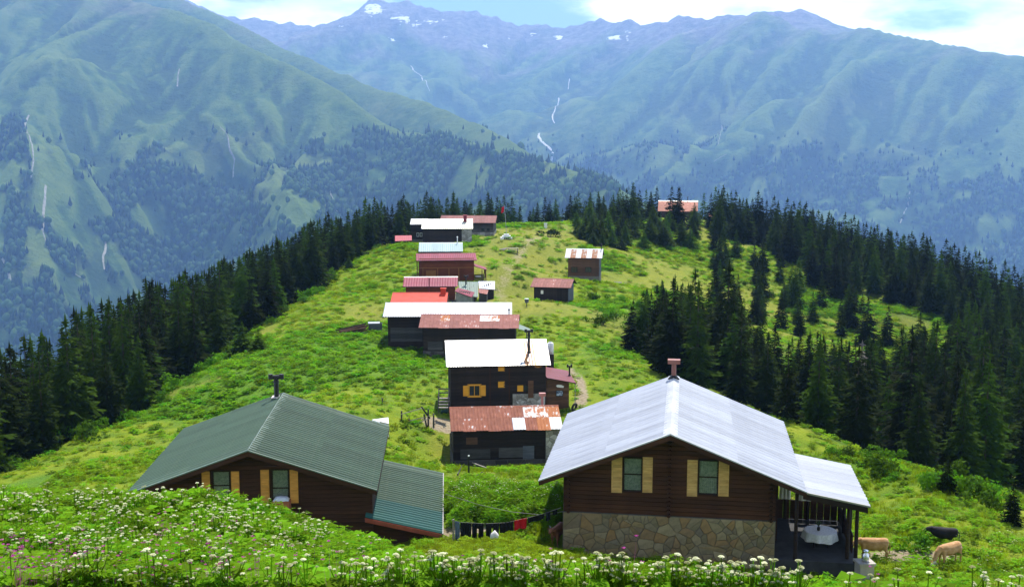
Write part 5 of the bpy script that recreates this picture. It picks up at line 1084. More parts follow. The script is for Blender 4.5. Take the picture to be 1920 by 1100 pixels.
for i, (x, y, z, h, yg, lb, gp) in enumerate(trees):
    R = random.Random(i); k = R.randrange(3 if yg else 7); s = h/12.
    if i in keepidx:
        if gp == G_L:
            ed = 'at the meadow edge' if x > left_edge(y)-5 else 'deep in the forest'; lb = 'dark spruce '+ed+' of the left slope, '+('low down by the green-roofed chalet' if y < 108 else ('level with the rusty barns' if y < 150 else ('level with the maroon roofs' if y < 190 else 'close to the upper houses')))
        if gp == G_R:
            px_ = topx(x, y, z)[0]; lb = 'tall dark spruce of the right hollow, '+('at its left front' if px_ < 1330 else ('above the grey chimneyed ridge' if px_ < 1500 else ('above the porch roof' if px_ < 1680 else 'toward the right picture edge')))+(', in the lower rows' if y < 118 else (', in the middle rows' if y < 150 else ', in the upper rows'))
        if gp == G_M: lb = 'dark spruce against the hazy mountains, '+('behind the white-roofed upper houses' if x < -7 else ('behind the flagpole' if x < 4 else ('behind the crest path' if x < 14 else 'behind the young thicket')))
        if gp == G_T: px_ = topx(x, y, z)[0]; lb = 'dark spruce of the upper right forest, '+('beside the orange-brown house' if px_ < 1420 else ('above the bright meadow patch' if px_ < 1700 else 'near the right picture edge'))
        cm, tm = (YSP if yg else SPR)[k]; o = thing('spruce_tree', lb, 'tree', (x, y, z-.15), R.uniform(0, 6.28), gp)
        wd = s*R.uniform(.88, 1.15)*(1.25 if h < 6 else 1); o.scale = (wd, wd, s); link('trunk', tm, o); link('crown', cm, o)
    else: rest.append((x, y, z-.15, s, R.uniform(0, 6.28), k, yg))
x, y, z = at(1612, 760, 118); gz = Hs(x, 118); o = thing('spruce_tree', 'bare grey dead spruce among green ones in the hollow', 'tree', (x, 118, gz), 1.0); o.scale = (.95, .95, (at(1612, 640, 118)[2]-gz)/12); link('trunk', DEAD[1], o); link('crown', DEAD[0], o)
# ------------------------------------------------------------------ geometry-nodes scattering for uncountable stuff
def gn_scatter(name, P, scl, rot, src, label, cat, variants=None, tilt=0):
    """instances of the meshes in src on the points P; idx picks the variant"""
    me = bpy.data.meshes.new(name); P = np.asarray(P, np.float32); me.vertices.add(len(P)); me.vertices.foreach_set('co', P.ravel())
    for n, a in (('scl', scl), ('rot', rot), ('idx', variants if variants is not None else np.random.default_rng(3).integers(0, len(src), len(P)))):
        q = me.attributes.new(n, 'FLOAT', 'POINT'); q.data.foreach_set('value', np.asarray(a, np.float32))
    o = link(name, me); ng = bpy.data.node_groups.new(name, 'GeometryNodeTree'); ng.interface.new_socket('Geometry', in_out='INPUT', socket_type='NodeSocketGeometry'); ng.interface.new_socket('Geometry', in_out='OUTPUT', socket_type='NodeSocketGeometry')
    n_ = ng.nodes.new; gi = n_('NodeGroupInput'); go = n_('NodeGroupOutput'); l_ = ng.links.new; jn = n_('GeometryNodeJoinGeometry')
    def na(nm): a = n_('GeometryNodeInputNamedAttribute'); a.data_type = 'FLOAT'; a.inputs[0].default_value = nm; return a.outputs[0]
    mp_ = n_('GeometryNodeMeshToPoints'); l_(gi.outputs[0], mp_.inputs[0]); cx = n_('ShaderNodeCombineXYZ'); l_(na('rot'), cx.inputs[2])
    for k, sm in enumerate(src):
        so = bpy.data.objects.new(name+'_source', sm); inf = n_('GeometryNodeObjectInfo'); inf.inputs['Object'].default_value = so; inf.inputs['As Instance'].default_value = True
        cmp_ = n_('FunctionNodeCompare'); cmp_.data_type = 'FLOAT'; cmp_.operation = 'EQUAL'; l_(na('idx'), cmp_.inputs[0]); cmp_.inputs[1].default_value = k; cmp_.inputs[12].default_value = .1
        ip = n_('GeometryNodeInstanceOnPoints'); l_(mp_.outputs[0], ip.inputs['Points']); l_(cmp_.outputs[0], ip.inputs['Selection']); l_(inf.outputs['Geometry'], ip.inputs['Instance']); l_(cx.outputs[0], ip.inputs['Rotation']); l_(na('scl'), ip.inputs['Scale'])
        l_(ip.outputs[0], jn.inputs[0])
    l_(jn.outputs[0], go.inputs[0]); md = o.modifiers.new('scatter', 'NODES'); md.node_group = ng
    o['kind'] = 'stuff'; o['label'] = label; o['category'] = cat; return o
def join_tree(k, yg):
    cm, tm = (YSP if yg else SPR)[k]; me = cm.copy(); me.name = 'spruce_whole'; return me
rest_o = [r for r in rest if not r[6]]; rest_y = [r for r in rest if r[6]]
gn_scatter('spruce_forest', [r[:3] for r in rest_o], [r[3] for r in rest_o], [r[4] for r in rest_o], [m[0] for m in SPR], 'the remaining dark spruces of the forests on both flanks of the ridge', 'forest', [r[5] for r in rest_o])
# ------------------------------------------------------------------ shrubs
def shrub_mesh(seed, mat, n=420, r=1.0, h=1.0, leaf=.11):
    R = np.random.default_rng(seed); V = []; Fc = []; C = [(R.normal()*.42*r, R.normal()*.42*r, h*R.uniform(.25, .8), R.uniform(.3, .55)*r) for _ in range(9)]
    for i in range(n):
        c = C[R.integers(9)]; d = R.normal(size=3); d /= np.linalg.norm(d); q = np.array(c[:3])+d*c[3]*R.uniform(.75, 1.08)*np.array((1, 1, .85)); q[2] = max(.02, q[2]); u = R.normal(size=3); u /= np.linalg.norm(u); v = np.cross(u, d); v /= np.linalg.norm(v)+1e-6; s = leaf*R.uniform(.7, 1.5)
        k = len(V); V += [tuple(q-u*s), tuple(q+v*s*.55), tuple(q+u*s), tuple(q-v*s*.55)]; Fc.append((k, k+1, k+2, k+3))
    me = bpy.data.meshes.new('shrub_leaves'); me.from_pydata([tuple(map(float, v)) for v in V], [], Fc); me.materials.append(mat); me.update(); return me
SHB = [shrub_mesh(s, M_SHRUB) for s in (1, 2, 3)]; DSH = [shrub_mesh(s, M_DSHRUB, 520) for s in (4, 5)]
stb = MB(); 
for k in range(5): stb.tube([(0,0,-.4), (.25*math.cos(k*1.3), .25*math.sin(k*1.3), .5)], [.04,.015], 5)
STM = bpy.data.meshes.new('shrub_stems'); STM.from_pydata(stb.v, [], stb.f); STM.materials.append(M_BARK)
def put_shrub(x, y, w, h, mesh, label, group=None):
    o = thing('shrub', label, 'shrub', (x, y, Hs(x, y)-.1), random.uniform(0, 6.28), group); o.scale = (w, w, h); link('stems', STM, o); link('foliage', mesh, o)
G_S = 'light green bushes along the edges of the forests'
for i in range(150):
    if i < 60: y = 78+i*3.0+random.uniform(-1, 1); x = left_edge(y)+random.uniform(-2.0, .8)
    else:
        px, py = random.choice([(1240,605),(1290,475),(1350,470),(1400,520),(1440,560),(1500,585),(1540,560),(1600,620),(1660,545),(1700,560),(1230,560),(1200,620),(1390,470),(1470,490),(1560,590),(1760,900),(1660,880),(1600,860),(1500,800),(1850,930),(1120,600),(1150,620),(1140,560),(1180,580),(1330,700),(1420,770),(1790,640)]); px += random.gauss(0, 26); py += random.gauss(0, 13)
        x, y = ground_hit(px, py); 
    if y < 60: continue
    s = random.uniform(.5, 1.25); put_shrub(x, y, s*1.1, s*random.uniform(.8, 1.3), SHB[i % 3], 'light green bush '+('along the edge of the left forest' if x < -15 else ('below the tall narrow barn' if x < 22 and y > 130 else ('between the spruces of the upper right slope' if y > 165 else 'in front of the right hollow spruces'))), G_S)
x, y = ground_hit(1030, 444); put_shrub(x, y, 1.9, 1.3, DSH[0], 'dark rounded bush on the crest near the white marker post')
x, y = ground_hit(1722, 1036); put_shrub(x, y, .95, .95, SHB[1], 'leafy green bush beside the grazing cattle')
x, y = ground_hit(740, 458); put_shrub(x, y-1, .7, .7, DSH[1], 'small dark bush on the little terrace by the forest')
# ------------------------------------------------------------------ meadow plants
def tuft(seed, n, h, w, mat, spread):
    R = np.random.default_rng(seed); V = []; Fc = []
    for i in range(n):
        a = R.uniform(0, 6.28); r = spread*math.sqrt(R.random()); x, y = r*math.cos(a), r*math.sin(a); hh = h*R.uniform(.5, 1.2); b = R.uniform(0, 6.28); le_ = hh*R.uniform(.2, .7); k = len(V); c, s = math.cos(b), math.sin(b); px_, py_ = -s*w, c*w
        V += [(x-px_, y-py_, -.05), (x+px_, y+py_, -.05), (x+px_*.7+c*le_*.35, y+py_*.7+s*le_*.35, hh*.6), (x-px_*.7+c*le_*.35, y-py_*.7+s*le_*.35, hh*.6), (x+c*le_, y+s*le_, hh)]; Fc += [(k, k+1, k+2, k+3), (k+3, k+2, k+4)]
    me = bpy.data.meshes.new('tuft'); me.from_pydata([tuple(map(float, v)) for v in V], [], Fc); me.materials.append(mat); me.update(); return me
def leafclump(seed, n, r, h, leaf, mat):
    R = np.random.default_rng(seed); V = []; Fc = []
    for i in range(n):
        a = R.uniform(0, 6.28); q = r*math.sqrt(R.random()); x, y = q*math.cos(a), q*math.sin(a); z = h*R.uniform(.2, 1)*(1-.5*(q/r)**2); b = R.uniform(0, 6.28); t = R.uniform(-.5, .7); l = leaf*R.uniform(.6, 1.4); c, s = math.cos(b), math.sin(b); k = len(V); w = l*.42
        V += [(x, y, z), (x+c*l*.5-s*w, y+s*l*.5+c*w, z+t*l*.5+.02), (x+c*l, y+s*l, z+t*l*.6-l*.1), (x+c*l*.5+s*w, y+s*l*.5-c*w, z+t*l*.5+.02)]; Fc.append((k, k+1, k+2, k+3))
    me = bpy.data.meshes.new('leaf_clump'); me.from_pydata([tuple(map(float, v)) for v in V], [], Fc); me.materials.append(mat); me.update(); return me
def tall_herb(seed, h, mat, leafl=.16):
    R = np.random.default_rng(seed); V = []; Fc = []
    for st_ in range(3):
        bx_, by_ = R.normal()*.08, R.normal()*.08; tx_, ty_ = R.normal()*.16, R.normal()*.16; hh = h*R.uniform(.7, 1.05); k = len(V); w = .008
        V += [(bx_-w, by_, -.1), (bx_+w, by_, -.1), (bx_+tx_+w*.4, by_+ty_, hh), (bx_+tx_-w*.4, by_+ty_, hh)]; Fc.append((k, k+1, k+2, k+3))
        nn = 8
        for i in range(nn):
            u = .18+.82*(i+R.random()*.6)/nn; px_, py_, pz = bx_+tx_*u, by_+ty_*u, hh*u; a = R.uniform(0, 6.28); L = leafl*(1.5-.75*u)*R.uniform(.8, 1.3)
            for sd_ in (0, 1):
                aa = a+sd_*3.14+R.normal()*.3; up = R.uniform(-.1, .6)
                for j in range(5):
                    f = (.25, .5, .5, .78, 1)[j]; off = (0, -.9, .9, 0, 0)[j] if j else 0; off = (0, -.8, .8, -.5, .5)[j]
                    cx_, cy_, cz_ = px_+math.cos(aa)*L*f*.9, py_+math.sin(aa)*L*f*.9, pz+up*L*f-.3*L*f*f; b = aa+off+R.normal()*.2; l = L*.45*R.uniform(.8, 1.2); w = l*.30; c, s = math.cos(b), math.sin(b); dz = R.uniform(-.35, .2)*l; k = len(V)
                    V += [(cx_, cy_, cz_), (cx_+c*l*.5-s*w, cy_+s*l*.5+c*w, cz_+dz*.4+.01), (cx_+c*l, cy_+s*l, cz_+dz), (cx_+c*l*.5+s*w, cy_+s*l*.5-c*w, cz_+dz*.4+.01)]; Fc.append((k, k+1, k+2, k+3))
    me = bpy.data.meshes.new('herb'); me.from_pydata([tuple(map(float, v)) for v in V], [], Fc); me.materials.append(mat); me.update(); return me
TUF = [tuft(1, 26, .30, .012, M_GRASS, .22), tuft(2, 26, .36, .012, M_GRASS, .28), tuft(3, 20, .5, .010, M_GRASS, .2)]
CLP = [leafclump(1, 46, .45, .36, .20, M_HERB), leafclump(2, 46, .5, .30, .22, M_HERB2), leafclump(3, 40, .40, .45, .18, M_HERB), leafclump(4, 40, .42, .30, .18, M_GRASS)]
HRB = [tall_herb(1, .95, M_HERB), tall_herb(2, .8, M_HERB2), tall_herb(3, .7, M_HERB), tall_herb(4, .9, M_HERB, .2)]
# keep plants out of buildings and off worn ground
BOX = []
for (fr, x0, x1, y0, y1) in ((fA, A['xl']-.3, A['hr']+3.4, .7, 12.6), (fB, B['xl']-.2, B['hr']+2.6, .8, 11.5), (fC, -.2, C['W']+.2, -.15, 4.8), (fD, -.2, Dd['W']+2.4, -.15, 5.8), (fE, -.2, E1['W']+.2, -.2, 5.3), (fE2, -.2, E2['W']+.2, -.15, 4.6), (fF, 0, F_['W'], 0, 6.6), (fG, 0, G_['W'], 0, 5.6), (fH, 0, H_['W']+2, 0, 6.6), (fI, 0, I_['W'], 0, 6.4), (fJ, -1, J_['W'], 0, 7), (fK, 0, K_['W'], 0, 7.5), (fL, 0, L_['W'], 0, 4.6), (fM, 0, M_['W'], 0, 4.6), (fN, 0, N_['W'], 0, 9)):
    BOX.append((fr, x0, x1, y0, y1))
def free(X, Y):
    k = np.ones(len(X), bool)
    for fr, x0, x1, y0, y1 in BOX:
        dx, dy = X-fr.o[0], Y-fr.o[1]; lx = dx*fr.c+dy*fr.s; ly = -dx*fr.s+dy*fr.c; k &= ~((lx > x0) & (lx < x1) & (ly > y0) & (ly < y1))
    return k
def gval(A_, X, Y):
    i = np.clip(np.searchsorted(gx, X)-1, 0, len(gx)-2); j = np.clip(np.searchsorted(gy, Y)-1, 0, len(gy)-2); return A_[i, j]
def spots(n, x0, x1, y0, y1, dens):
    X = rng.uniform(x0, x1, n); Y = rng.uniform(y0, y1, n); d = dens(X, Y); k = (rng.random(n) < d) & free(X, Y); X, Y = X[k], Y[k]
    a = np.abs(X/np.maximum(Y, 1)) < .52; X, Y = X[a], Y[a]; k = gval(path, X, Y) < .4; X, Y = X[k], Y[k]; Z = H(X, Y); return np.c_[X, Y, Z]
# foreground bank
Pf = spots(25000, -17, 13, 13, 33, lambda X, Y: np.where(X > 8.2+(Y-26)*.2, .45, 1.0))
clump_n = fbm(Pf[:,0]/1.6, Pf[:,1]/1.6, 3, 77); hb = (.48+.42*sstep(.40, .66, clump_n))*np.where((Pf[:,0] > -2.2) & (Pf[:,0] < 1.7) & (Pf[:,1] > 22), .55, 1)
gn_scatter('bank_herbs', Pf, hb*rng.uniform(.75, 1.15, len(Pf)), rng.uniform(0, 6.28, len(Pf)), HRB, 'thick leafy green herbs covering the flowering bank in the foreground', 'herbs', np.where(clump_n > .55, rng.integers(0, 2, len(Pf)), rng.integers(2, 4, len(Pf))))
Pc = spots(14000, -17, 13, 13, 30, lambda X, Y: np.where(X > 8.2+(Y-26)*.2, .45, 1.0))
gn_scatter('bank_undergrowth', Pc+np.array((0,0,.12)), rng.uniform(.8, 1.3, len(Pc)), rng.uniform(0, 6.28, len(Pc)), [CLP[0], CLP[2]], 'low bright leaves filling the bank between the taller herbs', 'herbs')
Pm = spots(30000, -30, 36, 33, 78, lambda X, Y: .35+.55*sstep(.42, .6, fbm(X/4, Y/4, 3, 12)))
Pg = spots(1500, -3.8, 2.8, 44.5, 53.2, lambda X, Y: .75+0*X)
gn_scatter('yard_grass', Pg, rng.uniform(.25, .6, len(Pg)), rng.uniform(0, 6.28, len(Pg)), [TUF[0], TUF[1], CLP[3]], 'short grass on the worn ground under the washing line', 'grass')
Pm = Pm[~((Pm[:,0] > -3.6) & (Pm[:,0] < 2.6) & (Pm[:,1] > 45) & (Pm[:,1] < 53))]
gn_scatter('meadow_herbs', Pm, rng.uniform(.45, 1.0, len(Pm))*np.where(fbm(Pm[:,0]/5, Pm[:,1]/5, 3, 12) > .5, 1, .7), rng.uniform(0, 6.28, len(Pm)), [TUF[0], TUF[1], TUF[2], CLP[0], CLP[2]], 'grass and low herbs on the meadow around the two front chalets', 'grass', rng.choice(5, len(Pm), p=[.3,.25,.15,.2,.1]))
lz = lambda X, Y: gval(lush, X, Y)
Pt = spots(52000, -40, 75, 76, 275, lambda X, Y: np.where((X > left_edge(Y)-2), .55+.45*lz(X, Y), 0)*np.where(gval(dry, X, Y) > .5, .12, 1)*((gval(WM, X, Y) < .5) | ((X > 10) & (Y < 215))))
tv = rng.choice(4, len(Pt), p=[.22,.16,.22,.40]); tv = np.where(lz(Pt[:,0], Pt[:,1]) > .5, rng.choice(3, len(Pt), p=[.35,.45,.2]), tv)
gn_scatter('slope_vegetation', Pt, rng.uniform(.5, 1.15, len(Pt))*(1+.2*(lz(Pt[:,0], Pt[:,1]) > .5))*np.clip(Pt[:,1]/150, .8, 1.3), rng.uniform(0, 6.28, len(Pt)), CLP, 'grass tufts and leafy herbs spread over the ridge slopes', 'grass', tv)
# ------------------------------------------------------------------ white umbel flowers
def umbel_parts(seed):
    R = random.Random(seed); h = R.uniform(.88, 1.0)
    s = MB(); s.tube([(0,0,-.2),(.02,.01,h*.5),(0,.03,h)], [.014,.011,.007], 5); heads = [(0,.03,h,1.0)]
    for k in range(2): a = R.uniform(0, 6.28); s.tube([(.01,.02,h*.62),(.13*math.cos(a),.13*math.sin(a),h*.82),(.17*math.cos(a),.17*math.sin(a),h*.93)], [.008,.006,.004], 4); heads.append((.17*math.cos(a), .17*math.sin(a), h*.93, R.uniform(.45, .75)))
    def me_(mb, nm, mt): me = bpy.data.meshes.new(nm); me.from_pydata(mb.v, [], mb.f); me.materials.append(mt); me.update(); return me
    hm = []
    for (x, y, z, sc_) in heads:
        b = MB(); sc_ *= .43
        for i in range(34):
            r = .085*sc_*math.sqrt((i+.5)/34); a = i*2.4; zz = .03*sc_*(1-(r/(.09*sc_))**2)+R.uniform(-.006,.006); q = .019*sc_+.003; cx_, cy_ = r*math.cos(a), r*math.sin(a); n = 5; tl = R.uniform(-.35,.35)
            b.face([(cx_+q*math.cos(j*6.283/n+a), cy_+q*math.sin(j*6.283/n+a), zz+tl*q*math.cos(j*6.283/n)) for j in range(n)])
            if i % 3 == 0: k = len(b.v); b.v += [(0,0,-.07*sc_),(cx_-.002,cy_,zz-.003),(cx_+.002,cy_,zz-.003)]; b.f.append((k, k+1, k+2)); b.m.append(0)
        hm.append((me_(b, 'flower_head', M_UMBEL), (x, y, z)))
    l = MB()
    for k in range(4):
        a = k*1.7+R.uniform(0, .6); zb_ = h*(.2+.16*k)
        for j in range(9):
            f = (.15, .35, .35, .6, .6, .8, .8, 1, 1)[j]; L = .34*(1-.12*k); cx_, cy_, cz_ = math.cos(a)*L*f, math.sin(a)*L*f, zb_+.12*f-.10*f*f; b_ = a+(0, -.9, .9, -.8, .8, -.6, .6, -.2, .2)[j]; q = .15*R.uniform(.8, 1.2); w = q*.34; c, s_ = math.cos(b_), math.sin(b_)
            l.face([(cx_, cy_, cz_), (cx_+c*q*.5-s_*w, cy_+s_*q*.5+c*w, cz_+.01), (cx_+c*q, cy_+s_*q, cz_-.03), (cx_+c*q*.5+s_*w, cy_+s_*q*.5-c*w, cz_+.01)])
    return me_(s, 'stem', M_HERB), hm, me_(l, 'foliage', M_HERB)
UMB = [umbel_parts(s) for s in range(5)]
def umbel(x, y, z, s, k, lb, gp):
    o = thing('umbel_flower', lb, 'flower', (x, y, z), random.uniform(0, 6.28), gp); o.scale = (s, s, s); sm, hm, lm = UMB[k]; link('stem', sm, o); link('foliage', lm, o)
    for me, lc in hm: link('flower_head', me, o, lc)
def hit_h(px, py, h):
    r = at(px, py, 1.0); ys = np.arange(13, 90, .25); z = r[2]*ys; g = H(r[0]*ys, ys)+h; k = np.where(g > z)[0]
    if not len(k): return None
    y = ys[k[0]]; return r[0]*y, y, float(g[k[0]]-h)
ZN = [([(0,905),(220,908),(240,935),(240,965),(0,965)],70),([(220,925),(330,900),(470,905),(560,935),(600,965),(240,965)],75),([(0,960),(640,965),(640,1030),(0,1010)],95),([(0,1010),(640,1030),(640,1100),(0,1100)],30),
 ([(560,935),(720,950),(850,995),(850,1040),(560,1000)],45),([(640,1000),(850,1000),(1000,1000),(1000,1100),(640,1100)],110),([(850,1000),(1060,990),(1250,1025),(1450,1045),(1560,1075),(1500,1095),(1000,1060),(850,1045)],130),([(1000,1050),(1560,1080),(1560,1100),(1000,1100)],45),([(1560,1090),(1920,1080),(1920,1100),(1560,1100)],12)]
UP = []
for poly, n in ZN:
    x0, x1 = min(p[0] for p in poly), max(p[0] for p in poly); y0, y1 = min(p[1] for p in poly), max(p[1] for p in poly); c = 0; tr = 0
    n = int(n*1.3)
    while c < n and tr < 4000:
        tr += 1; a, b = random.uniform(x0, x1), random.uniform(y0, y1)
        if not inpoly([a], [b], poly)[0]: continue
        if float(fbm(np.array([a/45.]), np.array([b/25.]), 2, 5)[0]) < random.uniform(.25, .6): continue
        s = random.uniform(.72, .98); q = hit_h(a, b, .95*s); c += 1
        if q is None or q[1] > 40: continue
        UP.append((q[0], q[1], q[2], s))
UP.sort(key=lambda u: u[1]/u[3]); print('umbels', len(UP))
def zone_label(x, y, z):
    px, py = topx(x, y, z+.9); s_ = 'low in' if py > 1035 else 'high in'
    w_ = 'the far left of the bank' if px < 250 else ('the bank before the green-roofed chalet windows' if px < 560 else ('the bank left of the washing line' if px < 850 else ('the bank before the stone wall' if px < 1250 else ('the bank before the porch' if px < 1580 else 'the lower right meadow corner'))))
    return 'white umbel flower '+s_+' '+w_
LBU = 'white flat-topped umbel flower on a leafy stalk in the foreground bank'; G_U = 'white umbel flowers of the foreground bank'
for i, (x, y, z, s) in enumerate(UP[:290]): umbel(x, y, z, s, i % 5, zone_label(x, y, z), G_U)
def whole_umbel(k):
    sm, hm, lm = UMB[k]; V = []; F = []; M = []
    for me, lc, mi in [(sm, (0,0,0), 0), (lm, (0,0,0), 1)]+[(m, l, 2) for m, l in hm]:
        o_ = len(V); V += [tuple(v.co+Vector(lc)) for v in me.vertices]; F += [tuple(o_+i for i in p.vertices) for p in me.polygons]; M += [mi]*len(me.polygons)
    me = bpy.data.meshes.new('umbel_whole'); me.from_pydata(V, [], F); [me.materials.append(m) for m in (M_HERB, M_HERB, M_UMBEL)]; me.polygons.foreach_set('material_index', M); return me
WU = [whole_umbel(k) for k in range(5)]
R2 = [(x, y, z, s) for x, y, z, s in UP[290:]]
for i in range(420):
    a, b = random.uniform(0, 1560), random.triangular(915, 1100, 1000); q = hit_h(a, b, .75)
    if q and q[1] < 34: R2.append((q[0], q[1], q[2]-.05, random.uniform(.62, .85)))
for i in range(150):
    a, b = random.uniform(845, 1050), random.triangular(918, 990, 935); q = ground_hit(a, b)
    if 50 < q[1] < 75: R2.append((q[0], q[1], Hs(*q), random.uniform(.6, .95)))
for i in range(70):
    a, b = random.choice([(1140,680),(1120,560),(1180,600),(720,860),(1700,1060),(1850,1080),(1880,1040)]); a += random.gauss(0, 28); b += random.gauss(0, 12); q = ground_hit(a, b); R2.append((q[0], q[1], Hs(*q), random.uniform(.5, .9)))
gn_scatter('white_umbels', [r[:3] for r in R2], [r[3] for r in R2], rng.uniform(0, 6.28, len(R2)), WU, 'the other white umbel flowers scattered through bank and meadow', 'flowers')
# low bushy green growth where the umbels stand beside the washing line
Pz = []
for i in range(700):
    a, b = random.uniform(842, 1052), random.triangular(915, 1000, 950); q = ground_hit(a, b)
    if 54 < q[1] < 76: Pz.append((q[0], q[1], Hs(*q)))
gn_scatter('tall_herbs', Pz, rng.uniform(.7, 1.1, len(Pz)), rng.uniform(0, 6.28, len(Pz)), HRB, 'tall leafy herbs behind the washing line between the chalets', 'herbs')
def pink_mesh(seed):
    R = random.Random(seed); b = MB()
    for k in range(3):
        x, y, z = R.uniform(-.12,.12), R.uniform(-.12,.12), .62+R.uniform(-.14,.12)
        for j in range(4): a = j*1.57+R.random(); q = .017; b.face([(x, y, z), (x+q*math.cos(a-.5), y+q*math.sin(a-.5), z+.012), (x+q*1.3*math.cos(a), y+q*1.3*math.sin(a), z+.008), (x+q*math.cos(a+.5), y+q*math.sin(a+.5), z+.012)])
        b.face([(x*.2-.003, y*.2, 0), (x*.2+.003, y*.2, 0), (x, y, z)])
    me = bpy.data.meshes.new('pink_flower'); me.from_pydata(b.v, [], b.f); me.materials.append(M_PINK); return me
PK = [pink_mesh(k) for k in range(3)]; PP = []
for i in range(130):
    c = random.choice([(60,1045,60,26)]*4+[(60,1045,60,26),(300,1030,50,20),(330,990,40,12),(20,1085,40,15),(420,1070,90,20),(560,1050,90,25),(160,1090,80,10),(1300,1085,200,12)]); a, b = random.gauss(c[0], c[2]), random.gauss(c[1], c[3]); q = hit_h(a, b, .8)
    if q and q[1] < 30: PP.append((q[0], q[1], q[2]+.16))
gn_scatter('pink_flowers', PP, rng.uniform(.8, 1.3, len(PP)), rng.uniform(0, 6.28, len(PP)), PK, 'small magenta wildflowers scattered in the lower left of the bank', 'flowers')
# ------------------------------------------------------------------ cattle
def cow_mat(name, base, alt, patch=None, th=.6):
    t = NT(name); n1 = t.noise(t.coord(), 1.6, 2, .5); c = t.mix(t.rng(t.noise(t.coord(), 4, 4), .3, .7), base, alt)
    if patch: c = t.mix(t.rng(n1, th, th+.04), c, patch)
    return t.fin(c, .75, 0, .2)
def remeshed(name, mb, vox, mat, parent):
    o = mb.build(name, mat, parent, True); r = o.modifiers.new('skin', 'REMESH'); r.mode = 'VOXEL'; r.voxel_size = vox; r.use_smooth_shade = True
    s = o.modifiers.new('smooth', 'SMOOTH'); s.iterations = 4; s.factor = .5; return o
def ellip(mb, P, RX, RZ, n=12):
    "loft along x: centres P, half widths RX and half heights RZ"
    k = len(mb.v)
    for (x, y, z), a, b in zip(P, RX, RZ):
        for j in range(n): t_ = 6.283*j/n; mb.v.append((x, y+a*math.cos(t_), z+b*math.sin(t_)))
    for i in range(len(P)-1):
        for j in range(n): a = k+i*n+j; b = k+i*n+(j+1) % n; mb.f.append((a, b, b+n, a+n)); mb.m.append(0)
    mb.f.append(tuple(range(k, k+n))[::-1]); mb.f.append(tuple(range(k+(len(P)-1)*n, k+len(P)*n))); mb.m += [0, 0]
def cow(name_label, loc, yaw, mat, headmat, s=1.0, head='graze', hornm=None, legs=True):
    "animal facing +x in its own axes"
    o = thing('cow', name_label, 'cow', loc, yaw); o.scale = (s, s, s); b = MB()
    ellip(b, [(-.80,0,.98),(-.76,0,1.0),(-.60,0,1.0),(-.30,0,.93),(.05,0,.90),(.35,0,.93),(.58,0,.97),(.72,0,.98)], [.10,.22,.27,.31,.32,.28,.21,.10], [.12,.25,.29,.34,.36,.33,.27,.14])
    hx = {'graze': [(.60,0,1.08),(.86,0,.86),(1.02,0,.55),(1.08,0,.34)], 'up': [(.60,0,1.08),(.85,0,1.24),(1.02,0,1.34),(1.08,0,1.36)], 'down': [(.60,0,1.08),(.88,0,1.02),(1.06,0,.86),(1.12,0,.78)]}[head]
    b.tube(hx, [.20,.16,.12,.10], 10)
    q = Vector(hx[-1]); d = Vector({'graze': (.22,0,-.32), 'up': (.36,0,-.12), 'down': (.26,0,-.30)}[head])
    if legs:
        for sy in (-1, 1):
            b.tube([(.50,.15*sy,.95),(.52,.16*sy,.66),(.50,.16*sy,.42),(.51,.16*sy,.16),(.53,.16*sy,.0)], [.13,.10,.055,.042,.06], 8)
            b.tube([(-.62,.15*sy,1.0),(-.60,.17*sy,.72),(-.74,.17*sy,.46),(-.70,.17*sy,.2),(-.66,.17*sy,0)], [.17,.13,.06,.045,.06], 8)
    b.tube([(-.20,0,.66),(-.38,0,.60),(-.5,0,.68)], [.08,.12,.08], 8)
    b.tube([tuple(q-d*.15), tuple(q+d*.25), tuple(q+d*.7), tuple(q+d*1.0)], [.10,.125,.085,.075], 10)
    remeshed('body', b, .035, mat, o)
    h = MB(); h.tube([tuple(q+d*.18), tuple(q+d*.35), tuple(q+d*.72), tuple(q+d*1.04)], [.085,.132,.092,.07], 12); h.build('face', headmat, o, True)
    for sy in (-1, 1):
        e = MB(); c = q+d*.05; e.v = [(c.x, .09*sy, c.z+.03), (c.x-.03, .24*sy, c.z+.06), (c.x+.02, .27*sy, c.z), (c.x+.03, .12*sy, c.z-.04), (c.x-.02, .16*sy, c.z-.02)]; e.f = [(0,1,2,3),(0,4,2,1),(4,0,3,2)]; e.m = [0,0,0]; e.build('ear', mat, o)
        g = MB(); g.tube([(c.x-.03, .06*sy, c.z+.09), (c.x-.05, .14*sy, c.z+.17), (c.x+.02, .17*sy, c.z+.24)], [.025,.02,.006], 6); g.build('horn', hornm or M_PALEW, o)
    t = MB(); t.tube([(-.79,0,1.08),(-.88,0,.95),(-.87,0,.6),(-.86,0,.42)], [.035,.025,.02,.04], 6); t.build('tail', mat, o); return o
M_TAN = cow_mat('tan_hide', (.42,.22,.09), (.56,.33,.16), (.72,.65,.54), .66); M_BLK = cow_mat('black_hide', (.010,.009,.010), (.022,.018,.018), (.14,.055,.02), .70)
M_BRN = cow_mat('brown_hide', (.16,.06,.025), (.26,.11,.05)); M_WFACE = cow_mat('white_face', (.68,.66,.6), (.8,.78,.74)); M_BFACE = cow_mat('dark_face', (.02,.018,.018), (.04,.03,.03))
def gpos(px, py, dz=0): x, y = ground_hit(px, py); return (x, y, Hs(x, y)+dz)
cow('tan cow walking behind the porch posts, head hidden by the post', gpos(1636, 1050), math.radians(172), M_TAN, M_BFACE, .90, 'down')
cow('tan cow with white face grazing on the lower right meadow', gpos(1778, 1060), math.radians(206), M_TAN, M_WFACE, .86, 'graze')
cow('black cow resting in the grass beyond the grazing tan cow', gpos(1768, 1022, -.30), math.radians(158), M_BLK, M_BFACE, .86, 'down', M_BRN, False)
